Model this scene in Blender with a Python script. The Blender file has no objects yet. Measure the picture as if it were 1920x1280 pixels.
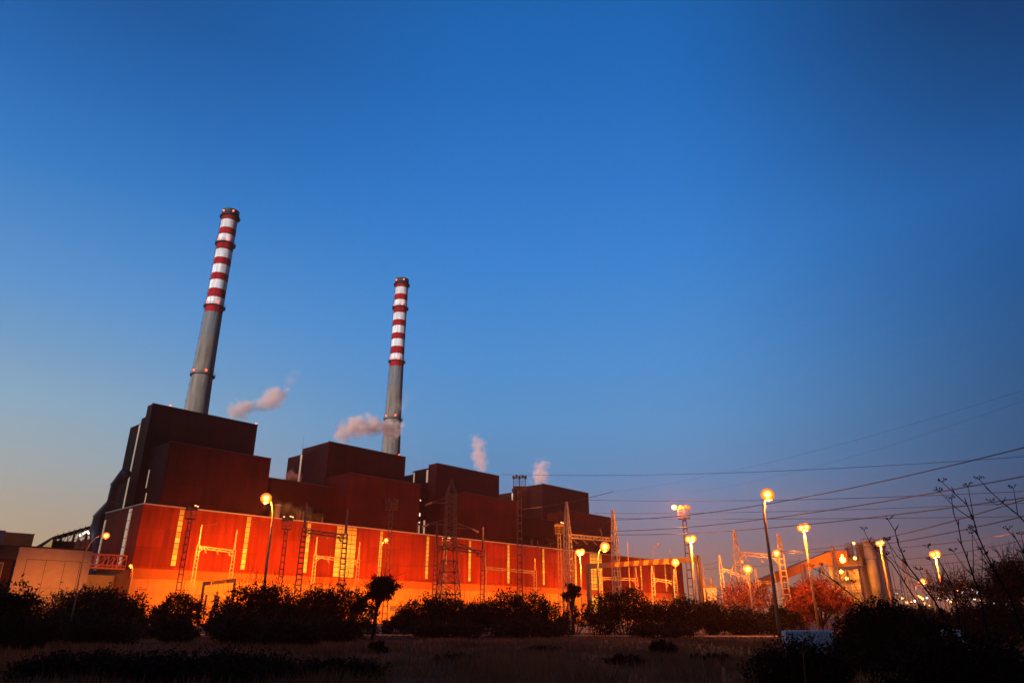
import bpy, math, random
import numpy as np
from mathutils import Vector, Matrix

S = bpy.context.scene
COL = S.collection
R = random.Random(7)
NP = np.random.default_rng(11)

# ---------------------------------------------------------------- camera
F_PX, PITCH, EYE = 1300.0, math.atan(518 / 1300.0), 1.6
cam_d = bpy.data.cameras.new("camera")
cam_d.sensor_width = 36.0
cam_d.lens = 36.0 * F_PX / 1920.0
cam_d.clip_start = 0.1
cam_d.clip_end = 6000
cam = bpy.data.objects.new("camera", cam_d)
cam.location = (0, 0, EYE)
cam.rotation_euler = (math.pi / 2 + PITCH, 0, 0)
COL.objects.link(cam)
S.camera = cam

# ---------------------------------------------------------------- exposure
S.view_settings.view_transform = 'Standard'
S.view_settings.look = 'None'
S.view_settings.exposure = 0.0
S.view_settings.gamma = 1.0
S.cycles.volume_step_rate = 0.6
S.cycles.volume_max_steps = 256
S.cycles.max_bounces = 6
S.cycles.diffuse_bounces = 2
S.cycles.sample_clamp_indirect = 4.0
S.cycles.volume_bounces = 4

def srgb(r, g, b):
    def c(v):
        v /= 255.0
        return v / 12.92 if v <= 0.04045 else ((v + 0.055) / 1.055) ** 2.4
    return (c(r), c(g), c(b), 1.0)

# ---------------------------------------------------------------- dusk sky (by direction: elevation and bearing)
world = bpy.data.worlds.new("World")
S.world = world
world.use_nodes = True
nt = world.node_tree
nt.nodes.clear()
N = nt.nodes.new
def link(a, b): nt.links.new(a, b)
out = N('ShaderNodeOutputWorld')
bg = N('ShaderNodeBackground')
link(bg.outputs[0], out.inputs[0])
tc = N('ShaderNodeTexCoord')
sep = N('ShaderNodeSeparateXYZ'); link(tc.outputs['Generated'], sep.inputs[0])
def m(op, a, b=None, clamp=False):
    n = N('ShaderNodeMath'); n.operation = op; n.use_clamp = clamp
    for i, v in enumerate((a, b)):
        if v is None: continue
        if isinstance(v, (int, float)): n.inputs[i].default_value = v
        else: link(v, n.inputs[i])
    return n.outputs[0]
elev = m('MULTIPLY', m('ARCSINE', sep.outputs[2]), 2 / math.pi)            # 0 horizon, 1 zenith
hlen = m('SQRT', m('ADD', m('ADD', m('MULTIPLY', sep.outputs[0], sep.outputs[0]), m('MULTIPLY', sep.outputs[1], sep.outputs[1])), 1e-5))
side = m('DIVIDE', sep.outputs[0], hlen)                                  # -1 west (afterglow) .. +1 east
def ramp(stops):
    n = N('ShaderNodeValToRGB'); n.color_ramp.interpolation = 'B_SPLINE' if False else 'LINEAR'
    link(elev, n.inputs[0])
    e = n.color_ramp.elements
    while len(e) > 1: e.remove(e[0])
    e[0].position = stops[0][0] / 90; e[0].color = srgb(*stops[0][1])
    for d, c in stops[1:]:
        k = e.new(d / 90); k.color = srgb(*c)
    return n.outputs[0]
west = ramp([(0, (226, 150, 96)), (3, (216, 162, 118)), (6.5, (202, 168, 144)), (10, (182, 175, 174)), (14, (156, 176, 196)), (18, (126, 161, 200)),
             (22, (98, 150, 205)), (30, (56, 124, 192)), (36, (36, 104, 174)), (42, (22, 86, 152)), (50, (16, 78, 142)), (90, (8, 36, 76))])
mid = ramp([(0, (196, 122, 88)), (3.5, (176, 118, 104)), (6.5, (146, 128, 144)), (10.5, (108, 142, 184)), (15, (98, 150, 200)), (19, (86, 147, 207)), (27, (64, 134, 206)),
            (34, (48, 121, 198)), (41, (34, 108, 184)), (48, (24, 98, 170)), (60, (16, 72, 134)), (90, (10, 46, 92))])
east = ramp([(0, (138, 84, 74)), (3, (92, 74, 86)), (6, (50, 68, 98)), (10, (40, 74, 114)), (14, (22, 74, 122)), (22, (10, 78, 138)), (28, (20, 86, 152)),
             (34, (14, 68, 124)), (40, (10, 54, 102)), (48, (8, 52, 98)), (90, (5, 28, 56))])
def mix(f, a, b, mode='MIX'):
    n = N('ShaderNodeMix'); n.data_type = 'RGBA'; n.blend_type = mode
    if isinstance(f, (int, float)): n.inputs['Factor'].default_value = f
    else: link(f, n.inputs['Factor'])
    for k, v in ((6, a), (7, b)):
        if isinstance(v, tuple): n.inputs[k].default_value = v
        else: link(v, n.inputs[k])
    return n.outputs[2]
def smooth(v, a, b):
    n = N('ShaderNodeMapRange'); n.interpolation_type = 'SMOOTHSTEP'; link(v, n.inputs[0])
    n.inputs[1].default_value = a; n.inputs[2].default_value = b
    return n.outputs[0]
col = mix(smooth(side, -0.66, 0.0), west, mid)
col = mix(smooth(side, 0.20, 0.76), col, east)
col = mix(1.0, col, (0.84, 1.04, 1.10, 1), 'MULTIPLY')
# the part of the sky behind the photographer is the brighter, paler half
back = smooth(sep.outputs[1], 0.15, -0.9)
col = mix(back, col, (0.05, 0.08, 0.16, 1))
link(col, bg.inputs[0])
bg.inputs[1].default_value = 1.0
world.cycles.sampling_method = 'AUTOMATIC'

# ---------------------------------------------------------------- last sun glow (low, wide, weak), over the viewer's left shoulder
sd = bpy.data.lights.new("sun", 'SUN')
sd.energy = 5.0
sd.angle = math.radians(4)
sd.color = (1.0, 0.92, 0.91)
sun = bpy.data.objects.new("sun", sd)
_az, _el = math.radians(-152), math.radians(3.2)
dirv = Vector((math.sin(_az) * math.cos(_el), math.cos(_az) * math.cos(_el), math.sin(_el)))
sun.rotation_euler = dirv.to_track_quat('Z', 'Y').to_euler()
sun.location = (-60, -40, 60)
COL.objects.link(sun)

# ---------------------------------------------------------------- survey helpers
CP, SP = math.cos(PITCH), math.sin(PITCH)
def ray(x, y):
    r, u = x - 960, 640 - y
    return Vector((r, F_PX * CP - u * SP, F_PX * SP + u * CP))
def at(x, y, D):
    """the world point seen at photo pixel x, y that stands D metres off along the ground"""
    v = ray(x, y); k = D / math.hypot(v.x, v.y)
    return Vector((v.x * k, v.y * k, v.z * k + EYE))
AZ = math.radians(42.1)
DU = Vector((math.sin(AZ), math.cos(AZ), 0)); DV = Vector((-math.cos(AZ), math.sin(AZ), 0))
C0 = Vector((-89.95, 171.9, 0)); ROT = math.pi / 2 - AZ
def front(x, y, v):
    r = ray(x, y); p0 = C0 + DV * v; k = p0.dot(DV) / r.dot(DV); p = r * k
    return ((p - C0).dot(DU), r.z * k + EYE)
def sidep(x, y, u):
    r = ray(x, y); p0 = C0 + DU * u; k = p0.dot(DU) / r.dot(DU); p = r * k
    return ((p - C0).dot(DV), r.z * k + EYE)

# ---------------------------------------------------------------- materials
MATS = {}
def material(name, base, rough=0.8, metal=0.0, var=0.25, scale=3.0, bump=0.0, emit=None, estr=0.0, setup=None):
    if name in MATS: return MATS[name]
    mt = bpy.data.materials.new(name); mt.use_nodes = True
    t = mt.node_tree; b = t.nodes['Principled BSDF']
    b.inputs['Roughness'].default_value = rough; b.inputs['Metallic'].default_value = metal
    b.inputs['Specular IOR Level'].default_value = .08 if rough > .6 else .4
    c = t.nodes.new('ShaderNodeTexCoord'); n = t.nodes.new('ShaderNodeTexNoise')
    n.inputs['Scale'].default_value = scale; n.inputs['Detail'].default_value = 5
    t.links.new(c.outputs['Object'], n.inputs['Vector'])
    mx = t.nodes.new('ShaderNodeMix'); mx.data_type = 'RGBA'
    mx.inputs[6].default_value = tuple(v * (1 - var) for v in base) + (1,)
    mx.inputs[7].default_value = tuple(min(1, v * (1 + var)) for v in base) + (1,)
    mr = t.nodes.new('ShaderNodeMapRange'); mr.inputs[1].default_value = .3; mr.inputs[2].default_value = .7
    t.links.new(n.outputs[0], mr.inputs[0]); t.links.new(mr.outputs[0], mx.inputs[0])
    t.links.new(mx.outputs[2], b.inputs['Base Color'])
    if bump:
        bp = t.nodes.new('ShaderNodeBump'); bp.inputs['Strength'].default_value = bump
        t.links.new(n.outputs[0], bp.inputs['Height']); t.links.new(bp.outputs[0], b.inputs['Normal'])
    if emit:
        b.inputs['Emission Color'].default_value = tuple(emit) + (1,); b.inputs['Emission Strength'].default_value = estr
        mt.cycles.emission_sampling = 'NONE'
    if setup: setup(t, b, mx.outputs[2], c)
    MATS[name] = mt
    return mt

def cladding(t, b, colour, c):
    # vertical ribs (bump) and panel joints every 8.9 m, in the sheet metal itself
    w = t.nodes.new('ShaderNodeTexWave'); w.wave_type = 'BANDS'; w.bands_direction = 'X'
    w.inputs['Scale'].default_value = 0.9; w.inputs['Distortion'].default_value = 0
    sp = t.nodes.new('ShaderNodeSeparateXYZ'); t.links.new(c.outputs['Object'], sp.inputs[0])
    ad = t.nodes.new('ShaderNodeMath'); ad.operation = 'ADD'; t.links.new(sp.outputs[0], ad.inputs[0]); t.links.new(sp.outputs[1], ad.inputs[1])
    cb = t.nodes.new('ShaderNodeCombineXYZ'); t.links.new(ad.outputs[0], cb.inputs[0])
    t.links.new(cb.outputs[0], w.inputs['Vector'])
    bp = t.nodes.new('ShaderNodeBump'); bp.inputs['Strength'].default_value = .35; bp.inputs['Distance'].default_value = .1
    t.links.new(w.outputs[1], bp.inputs['Height']); t.links.new(bp.outputs[0], b.inputs['Normal'])
    br = t.nodes.new('ShaderNodeTexBrick'); br.offset = 0
    br.inputs['Scale'].default_value = 1; br.inputs['Brick Width'].default_value = 6.2; br.inputs['Row Height'].default_value = 4.4
    br.inputs['Mortar Size'].default_value = .03; br.inputs['Mortar Smooth'].default_value = .2
    br.inputs['Color1'].default_value = (.80, .80, .80, 1); br.inputs['Color2'].default_value = (1.12, 1.12, 1.12, 1); br.inputs['Mortar'].default_value = (.5, .62, .62, 1)
    cz = t.nodes.new('ShaderNodeCombineXYZ'); t.links.new(ad.outputs[0], cz.inputs[0]); t.links.new(sp.outputs[2], cz.inputs[1])
    t.links.new(cz.outputs[0], br.inputs['Vector'])
    ml = t.nodes.new('ShaderNodeMix'); ml.data_type = 'RGBA'; ml.blend_type = 'MULTIPLY'; ml.inputs[0].default_value = 1
    t.links.new(colour, ml.inputs[6]); t.links.new(br.outputs[0], ml.inputs[7])
    # rain streaks and fading running down the sheets
    mp = t.nodes.new('ShaderNodeMapping'); mp.inputs['Scale'].default_value = (.8, .8, .045); t.links.new(c.outputs['Object'], mp.inputs[0])
    sn = t.nodes.new('ShaderNodeTexNoise'); sn.inputs['Scale'].default_value = 1; sn.inputs['Detail'].default_value = 7; sn.inputs['Roughness'].default_value = .65
    t.links.new(mp.outputs[0], sn.inputs['Vector'])
    mr = t.nodes.new('ShaderNodeMapRange'); mr.inputs[1].default_value = .36; mr.inputs[2].default_value = .62; mr.inputs[3].default_value = .66; mr.inputs[4].default_value = 1.12
    t.links.new(sn.outputs[0], mr.inputs[0])
    m2 = t.nodes.new('ShaderNodeMix'); m2.data_type = 'RGBA'; m2.blend_type = 'MULTIPLY'; m2.inputs[0].default_value = 1
    t.links.new(ml.outputs[2], m2.inputs[6]); t.links.new(mr.outputs[0], m2.inputs[7])
    t.links.new(m2.outputs[2], b.inputs['Base Color'])

def chimney_paint(t, b, colour, c):
    sp = t.nodes.new('ShaderNodeSeparateXYZ'); t.links.new(c.outputs['Object'], sp.inputs[0])
    dv = t.nodes.new('ShaderNodeMath'); dv.operation = 'DIVIDE'; t.links.new(sp.outputs[2], dv.inputs[0]); dv.inputs[1].default_value = 204
    cr = t.nodes.new('ShaderNodeValToRGB'); cr.color_ramp.interpolation = 'CONSTANT'; t.links.new(dv.outputs[0], cr.inputs[0])
    red, wh = (.30, .010, .012, 1), (.74, .74, .74, 1)
    stops = [(0, (.19, .165, .14, 1)), (128.3, (.15, .155, .16, 1)), (141.2, red), (145.5, wh), (149.7, red), (154.1, wh), (158.6, red), (163, wh), (167.6, red),  # browner foot tone paints in lamp light on the concrete
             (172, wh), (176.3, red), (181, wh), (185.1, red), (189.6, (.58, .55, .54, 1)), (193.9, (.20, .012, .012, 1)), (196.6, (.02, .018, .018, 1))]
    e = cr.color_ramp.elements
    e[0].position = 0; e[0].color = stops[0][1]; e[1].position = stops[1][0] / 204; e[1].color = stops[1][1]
    for z, q in stops[2:]:
        k = e.new(z / 204); k.color = q
    n = t.nodes.new('ShaderNodeTexNoise'); n.inputs['Scale'].default_value = .5; n.inputs['Detail'].default_value = 6
    mp = t.nodes.new('ShaderNodeMapping'); mp.inputs['Scale'].default_value = (1.6, 1.6, .12)
    t.links.new(c.outputs['Object'], mp.inputs[0]); t.links.new(mp.outputs[0], n.inputs['Vector'])
    mr = t.nodes.new('ShaderNodeMapRange'); mr.inputs[1].default_value = .35; mr.inputs[2].default_value = .65
    mr.inputs[3].default_value = .60; mr.inputs[4].default_value = 1.1
    t.links.new(n.outputs[0], mr.inputs[0])
    ml = t.nodes.new('ShaderNodeMix'); ml.data_type = 'RGBA'; ml.blend_type = 'MULTIPLY'; ml.inputs[0].default_value = 1
    t.links.new(cr.outputs[0], ml.inputs[6]); t.links.new(mr.outputs[0], ml.inputs[7])
    t.links.new(ml.outputs[2], b.inputs['Base Color'])

def lit_panes(t, b, colour, c):
    # translucent strip lit from within: every pane passes a different amount of light
    sp = t.nodes.new('ShaderNodeSeparateXYZ'); t.links.new(c.outputs['Object'], sp.inputs[0])
    mp = t.nodes.new('ShaderNodeMapping'); mp.inputs['Scale'].default_value = (.05, .05, 1 / 1.36)
    t.links.new(c.outputs['Object'], mp.inputs[0])
    sn = t.nodes.new('ShaderNodeVectorMath'); sn.operation = 'FLOOR'; t.links.new(mp.outputs[0], sn.inputs[0])
    wn = t.nodes.new('ShaderNodeTexWhiteNoise'); t.links.new(sn.outputs[0], wn.inputs[0])
    lo = t.nodes.new('ShaderNodeMapRange'); t.links.new(wn.outputs[0], lo.inputs[0]); lo.inputs[3].default_value = .25; lo.inputs[4].default_value = 1.0
    zz = t.nodes.new('ShaderNodeMapRange'); t.links.new(sp.outputs[2], zz.inputs[0]); zz.inputs[1].default_value = 27.5; zz.inputs[2].default_value = 22.5; zz.inputs[3].default_value = .15
    mu = t.nodes.new('ShaderNodeMath'); mu.operation = 'MULTIPLY'; t.links.new(lo.outputs[0], mu.inputs[0]); t.links.new(zz.outputs[0], mu.inputs[1])
    b.inputs['Emission Color'].default_value = (1, .46, .03, 1)
    t.links.new(mu.outputs[0], b.inputs['Emission Strength'])

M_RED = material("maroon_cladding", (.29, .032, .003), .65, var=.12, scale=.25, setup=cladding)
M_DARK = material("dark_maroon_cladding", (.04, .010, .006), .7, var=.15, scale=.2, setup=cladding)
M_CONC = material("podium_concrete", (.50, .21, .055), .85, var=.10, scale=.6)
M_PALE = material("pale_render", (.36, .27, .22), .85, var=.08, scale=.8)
M_TRIM = material("flashing_metal", (.55, .52, .5), .45, .3, var=.1)
M_MULL = material("mullion_steel", (.05, .03, .025), .6)
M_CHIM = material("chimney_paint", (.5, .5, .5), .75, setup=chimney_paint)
M_BLACK = material("black_steel", (.02, .02, .022), .6)
M_ROOF = material("roof_felt", (.035, .03, .03), .9)
M_GALV = material("galvanised_steel", (.24, .15, .11), .5, .35, var=.2, scale=2)
M_LATT = material("cream_lit_steel", (.46, .34, .24), .5, var=.15, scale=2)  # brighter copy of the gantry steel, lamp light put into its colour
M_DSTEEL = material("weathered_steel", (.17, .105, .08), .6, .2, var=.25, scale=2)
M_POLE = material("warm_lit_pole", (.60, .36, .18), .5, .1)  # orange of the surrounding lamps put into the pole colour
M_PANE = material("lit_strip_panes", (.50, .30, .06), .4, var=.1, setup=lit_panes)
M_STRIP = material("lit_stair_strip", (.5, .42, .34), .5, emit=(1, .72, .48), estr=.34)
M_GLASS = material("window_glass", (.05, .05, .055), .15)
M_SOD = material("sodium_lamp_glass", (.9, .6, .3), .3, emit=(1, .47, .07), estr=5)
def globe(t, b, colour, c):
    # lamp halo painted into the globe: hot middle, deep orange rim
    lw = t.nodes.new('ShaderNodeLayerWeight'); lw.inputs[0].default_value = .5
    cr = t.nodes.new('ShaderNodeValToRGB'); t.links.new(lw.outputs['Facing'], cr.inputs[0]); e = cr.color_ramp.elements
    e[0].position = 0; e[0].color = (1, .60, .16, 1); e[1].position = 1; e[1].color = (.12, .010, 0, 1)
    for p_, q in ((.07, (1, .42, .06, 1)), (.17, (.55, .13, .008, 1)), (.34, (.30, .055, .002, 1)), (.62, (.20, .03, .001, 1))):
        k = e.new(p_); k.color = q
    t.links.new(cr.outputs[0], b.inputs['Emission Color']); b.inputs['Emission Strength'].default_value = 6
M_GLOBE = material("sodium_halo_globe", (.9, .5, .2), .4, emit=(1, .4, .05), estr=6, setup=globe)
M_DIFF = material("orange_lamp_diffuser", (.9, .4, .1), .3, emit=(1, .20, .008), estr=1.6)
M_SODF = material("distant_sodium_lamp", (.9, .6, .3), .3, emit=(1, .33, .06), estr=6)
M_WHT = material("white_lamp_glass", (.9, .9, .9), .3, emit=(1, .80, .68), estr=3)
M_OFF = material("unlit_lamp_glass", (.7, .66, .6), .25)
M_GLINT = material("floodlight_glint", (.9, .6, .4), .2, emit=(1, .45, .18), estr=2.2)
M_REDL = material("red_beacon_glass", (.9, .1, .05), .3, emit=(1, .06, .03), estr=9)
M_INS = material("brown_porcelain", (.45, .24, .15), .3)
M_YEL = material("yellow_paint", (.75, .52, .05), .5, var=.08)
M_BLK = material("black_paint", (.03, .025, .02), .5)
M_SILO = material("silo_concrete", (.42, .34, .26), .85, var=.2, scale=.3)
M_GROUND = material("dry_earth", (.022, .013, .007), .95, var=.5, scale=.25, bump=.5)
M_YARD = material("yard_gravel", (.20, .16, .12), .95, var=.25, scale=.8, bump=.3)
M_ROAD = material("lamplit_asphalt", (.42, .27, .15), .9, var=.25, scale=1.2, bump=.2)  # orange lamp light on the road put into its colour
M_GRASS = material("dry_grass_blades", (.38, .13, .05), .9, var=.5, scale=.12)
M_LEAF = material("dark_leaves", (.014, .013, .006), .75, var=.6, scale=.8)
M_LEAF2 = material("lamplit_leaves", (.34, .07, .03), .7, var=.6, scale=.8)  # red lamp glow put into the leaf colour
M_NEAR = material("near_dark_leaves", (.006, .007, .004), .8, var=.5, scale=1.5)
M_BARK = material("dark_bark", (.07, .032, .022), .9, var=.4, scale=4)
M_STALK = material("dry_stalk", (.012, .008, .007), .85, var=.3, scale=10)
M_WHITEW = material("whitewashed_concrete", (.70, .60, .54), .85, var=.1, scale=2)
M_WIRE = material("conductor", (.03, .028, .03), .5)
M_DUCT = material("duct_steel", (.12, .13, .15), .4, .5, var=.2, scale=.6)

# ---------------------------------------------------------------- mesh builder
class MB:
    def __init__(s): s.v = []; s.f = []
    def add(s, vs, fs):
        o = len(s.v); s.v += [tuple(q) for q in vs]; s.f += [tuple(i + o for i in f) for f in fs]; return s
    def box(s, x0, y0, z0, x1, y1, z1):
        v = [(x, y, z) for z in (z0, z1) for y in (y0, y1) for x in (x0, x1)]
        return s.add(v, [(0, 2, 3, 1), (4, 5, 7, 6), (0, 1, 5, 4), (2, 6, 7, 3), (0, 4, 6, 2), (1, 3, 7, 5)])
    def bar(s, p, q, w, h=None):
        h = h or w; p, q = Vector(p), Vector(q); d = q - p
        if d.length < 1e-6: return s
        d.normalize(); a = d.cross(Vector((0, 0, 1)))
        if a.length < .05: a = Vector((1, 0, 0))
        a.normalize(); b = d.cross(a).normalized()
        vs = [c + a * (i * w / 2) + b * (j * h / 2) for c in (p, q) for i, j in ((-1, -1), (1, -1), (1, 1), (-1, 1))]
        return s.add(vs, [(3, 2, 1, 0), (4, 5, 6, 7), (0, 1, 5, 4), (1, 2, 6, 5), (2, 3, 7, 6), (3, 0, 4, 7)])
    def tube(s, pts, rad, n=8, cap=True):
        pts = [Vector(p) for p in pts]
        if isinstance(rad, (int, float)): rad = [rad] * len(pts)
        o = len(s.v); ref = None
        for i, p in enumerate(pts):
            d = (pts[min(i + 1, len(pts) - 1)] - pts[max(i - 1, 0)])
            d = d.normalized() if d.length > 1e-9 else Vector((0, 0, 1))
            if ref is None:
                ref = d.cross(Vector((0, 1, 0)));
                if ref.length < .1: ref = d.cross(Vector((1, 0, 0)))
            a = (ref - d * ref.dot(d)).normalized(); ref = a; b = d.cross(a)
            for k in range(n):
                t = 2 * math.pi * k / n
                s.v.append(tuple(p + a * (math.cos(t) * rad[i]) + b * (math.sin(t) * rad[i])))
        for i in range(len(pts) - 1):
            for k in range(n):
                k2 = (k + 1) % n
                s.f.append((o + i * n + k, o + i * n + k2, o + (i + 1) * n + k2, o + (i + 1) * n + k))
        if cap:
            s.f.append(tuple(o + k for k in reversed(range(n)))); s.f.append(tuple(o + (len(pts) - 1) * n + k for k in range(n)))
        return s
    def ball(s, c, rx, ry=None, rz=None, nu=10, nv=7):
        ry = ry or rx; rz = rz or rx
        vs = [(c[0], c[1], c[2] - rz)]
        for j in range(1, nv):
            ph = math.pi * j / nv - math.pi / 2
            for i in range(nu):
                th = 2 * math.pi * i / nu
                vs.append((c[0] + rx * math.cos(ph) * math.cos(th), c[1] + ry * math.cos(ph) * math.sin(th), c[2] + rz * math.sin(ph)))
        vs.append((c[0], c[1], c[2] + rz)); fs = []
        for i in range(nu):
            fs.append((0, 1 + (i + 1) % nu, 1 + i)); b = 1 + (nv - 2) * nu
            fs.append((len(vs) - 1, b + i, b + (i + 1) % nu))
        for j in range(nv - 2):
            for i in range(nu):
                a = 1 + j * nu
                fs.append((a + i, a + (i + 1) % nu, a + nu + (i + 1) % nu, a + nu + i))
        return s.add(vs, fs)
    def ring(s, c, r0, r1, z0, z1, n=24):
        vs = []
        for r, z in ((r0, z0), (r1, z0), (r1, z1), (r0, z1)):
            for k in range(n):
                t = 2 * math.pi * k / n; vs.append((c[0] + r * math.cos(t), c[1] + r * math.sin(t), z))
        fs = []
        for q in range(4):
            for k in range(n):
                k2 = (k + 1) % n; a, b = q * n, ((q + 1) % 4) * n
                fs.append((a + k, a + k2, b + k2, b + k))
        return s.add(vs, fs)
    def build(s, name, mat, parent=None, smooth=False):
        me = bpy.data.meshes.new(name); me.from_pydata(s.v, [], s.f); me.materials.append(mat)
        if smooth: me.polygons.foreach_set('use_smooth', [True] * len(me.polygons))
        o = bpy.data.objects.new(name, me); COL.objects.link(o)
        if parent is not None: o.parent = parent
        return o
def np_mesh(name, V, n, mat, parent=None):
    """V: (faces, n, 3)"""
    me = bpy.data.meshes.new(name); k = V.shape[0]
    me.vertices.add(k * n); me.vertices.foreach_set('co', V.reshape(-1).astype(np.float32))
    me.loops.add(k * n); me.loops.foreach_set('vertex_index', np.arange(k * n, dtype=np.int32))
    me.polygons.add(k); me.polygons.foreach_set('loop_start', np.arange(0, k * n, n, dtype=np.int32))
    me.update(calc_edges=True); me.materials.append(mat)
    o = bpy.data.objects.new(name, me); COL.objects.link(o)
    if parent is not None: o.parent = parent
    return o
def tag(o, label=None, cat=None, group=None, kind=None):
    if label: o['label'] = label
    if cat: o['category'] = cat
    if group: o['group'] = group
    if kind: o['kind'] = kind
    return o
def thing(name, label, cat, loc=(0, 0, 0), rz=0.0, group=None):
    o = bpy.data.objects.new(name, None); COL.objects.link(o); o.empty_display_size = .3
    o.location = loc; o.rotation_euler = (0, 0, rz)
    return tag(o, label, cat, group)
def children(o): return [c for c in bpy.data.objects if c.parent is o]
def copy_tree(o, parent=None):
    c = o.copy(); COL.objects.link(c); c.parent = parent
    for ch in o.children: copy_tree(ch, c)
    return c
def lamp_light(parent, loc, power, color=(1, .25, .02), kind='POINT', aim=None, size=.25, cone=150, blend=.4, name="light"):
    ld = bpy.data.lights.new(name, kind); ld.energy = power; ld.color = color; ld.shadow_soft_size = size
    if kind == 'SPOT': ld.spot_size = math.radians(cone); ld.spot_blend = blend
    o = bpy.data.objects.new(name, ld); COL.objects.link(o); o.parent = parent; o.location = loc
    if aim is not None: o.rotation_euler = (-Vector(aim)).to_track_quat('Z', 'Y').to_euler()
    return o

# ================================================================ SETTING: ground, yard, road
def sheet(name, x0, y0, x1, y1, z, mat, nx=1, ny=1, wob=0.0):
    V = []; F = []
    for j in range(ny + 1):
        for i in range(nx + 1):
            V.append((x0 + (x1 - x0) * i / nx, y0 + (y1 - y0) * j / ny, z + (R.uniform(-wob, wob) if wob else 0)))
    for j in range(ny):
        for i in range(nx):
            a = j * (nx + 1) + i; F.append((a, a + 1, a + nx + 2, a + nx + 1))
    b = MB(); b.add(V, F); return tag(b.build(name, mat), kind='structure')
sheet("ground", -3000, -300, 3000, 5500, 0, M_GROUND)
sheet("yard", -230, 86, 420, 640, .008, M_YARD)
def strip(name, pts, half, z, mat):
    b = MB(); V = []
    for i, p in enumerate(pts):
        a = Vector(pts[max(i - 1, 0)]); c = Vector(pts[min(i + 1, len(pts) - 1)]); d = (c - a).normalized(); nrm = Vector((-d.y, d.x))
        V += [(p[0] + nrm.x * half, p[1] + nrm.y * half, z), (p[0] - nrm.x * half, p[1] - nrm.y * half, z)]
    b.add(V, [(2 * i, 2 * i + 1, 2 * i + 3, 2 * i + 2) for i in range(len(pts) - 1)])
    return tag(b.build(name, mat), kind='structure')
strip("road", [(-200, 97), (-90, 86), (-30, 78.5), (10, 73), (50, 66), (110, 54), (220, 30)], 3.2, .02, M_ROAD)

# added ridge, unseen behind the camera: keeps the last sun off everything but the chimneys and the steam
V = []; F = []; sx, sy = math.sin(_az), math.cos(_az); nk = 60
for k in range(nk + 1):
    f = (k / nk - .5) * 2; lat = f * 1100; top = 88 + 5 * math.sin(k * 1.7) + 4 * math.sin(k * .63 + 1)
    for dist, z in ((150, -.5), (190, top * .45), (250, top), (330, top * .8), (480, -.5)):
        V.append((sx * dist - sy * lat, sy * dist + sx * lat, z))
for k in range(nk):
    for j in range(4): a = k * 5 + j; F.append((a, a + 1, a + 6, a + 5))
tag(MB().add(V, F).build("added_ridge", M_GROUND), kind='structure')

# ================================================================ POWER STATION
def frame_thing(name, label, cat, u, v, group=None):
    p = C0 + DU * u + DV * v
    return thing(name, label, cat, (p.x, p.y, 0), ROT, group)

# ---- turbine hall
HL, HD, HT, PT = 262.0, 24.5, 27.4, 12.6
hall = frame_thing("turbine_hall", "long low orange-lit hall of red cladding on a pale concrete podium", "building", 0, 0)
MB().box(0, 0, PT, HL, HD, HT).build("cladding", M_RED, hall)
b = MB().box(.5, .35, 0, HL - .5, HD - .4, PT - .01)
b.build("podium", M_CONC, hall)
MB().box(-.05, -.25, PT - 2.2, HL, -.003, PT - .02).build("podium_fascia", material("red_fascia", (.42, .11, .02), .7, var=.1, scale=.4), hall)
MB().box(-.15, -.18, HT, HL + .1, .25, HT + .28).box(-.18, .26, HT, .22, HD, HT + .28).build("roof_flashing", M_TRIM, hall)
for u in np.arange(4.5, 258, 8.8):
    MB().box(u, .14, 0, u + .45, .345, PT - 2.25).build("pilaster", M_CONC, hall)
for u in (33.5, 68.0, 104.0, 147.0):
    dr = MB().box(u, .27, 0, u + 3.4, .345, 4.2).build("roller_door", M_DSTEEL, hall)
    MB().box(u - .2, .2, 4.2, u + 3.6, .34, 4.5).build("lintel", M_TRIM, dr)
# small vent openings in the podium
for u in (14, 23, 41, 78, 96, 118, 141, 160):
    MB().box(u, .29, 3.6, u + 2.6, .33, 5.2).build("vent_louvre", M_DSTEEL, hall)
def hall_window(u, w, z0=13.4, z1=27.1, split=0):
    pane = MB().box(u, -.10, z0, u + w, -.004, z1).build("window", M_PANE, hall)
    fr = MB(); z = z0
    while z < z1 - .2:
        fr.box(u - .05, -.16, z, u + w + .05, -.103, z + .14); z += 1.36
    for x in [u - .12, u + w] + [u + w * k / (split + 1) - .05 for k in range(1, split + 1)]:
        fr.box(x, -.15, z0, x + .10, -.104, z1)
    fr.build("window_frame", M_MULL, pane)
for u in (8.9, 27.1, 45.8, 72.0, 91.4, 111.2, 131.4, 151.8, 172.6, 203.2, 222.4, 244.2): hall_window(u + .1, 1.15)
hall_window(56.0, 7.2, 12.7, 27.2, 3)
hall_window(183.3, 8.8, 4.0, 27.2, 3)
# west gable glazing
for v0, v1, za, zb in ((6.4, 8.3, 13.5, 27.0), (22.9, 23.9, 13.0, 25.6)):
    pane = MB().box(-.10, v0, za, -.004, v1, zb).build("gable_window", M_STRIP, hall)
    fr = MB(); z = za
    while z < zb: fr.box(-.16, v0 - .05, z, -.103, v1 + .05, z + .13); z += 2.1
    for vv in (v0 - .05, v1 - .05): fr.box(-.15, vv, za, -.104, vv + .1, zb)
    fr.build("window_frame", M_MULL, pane)

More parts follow.
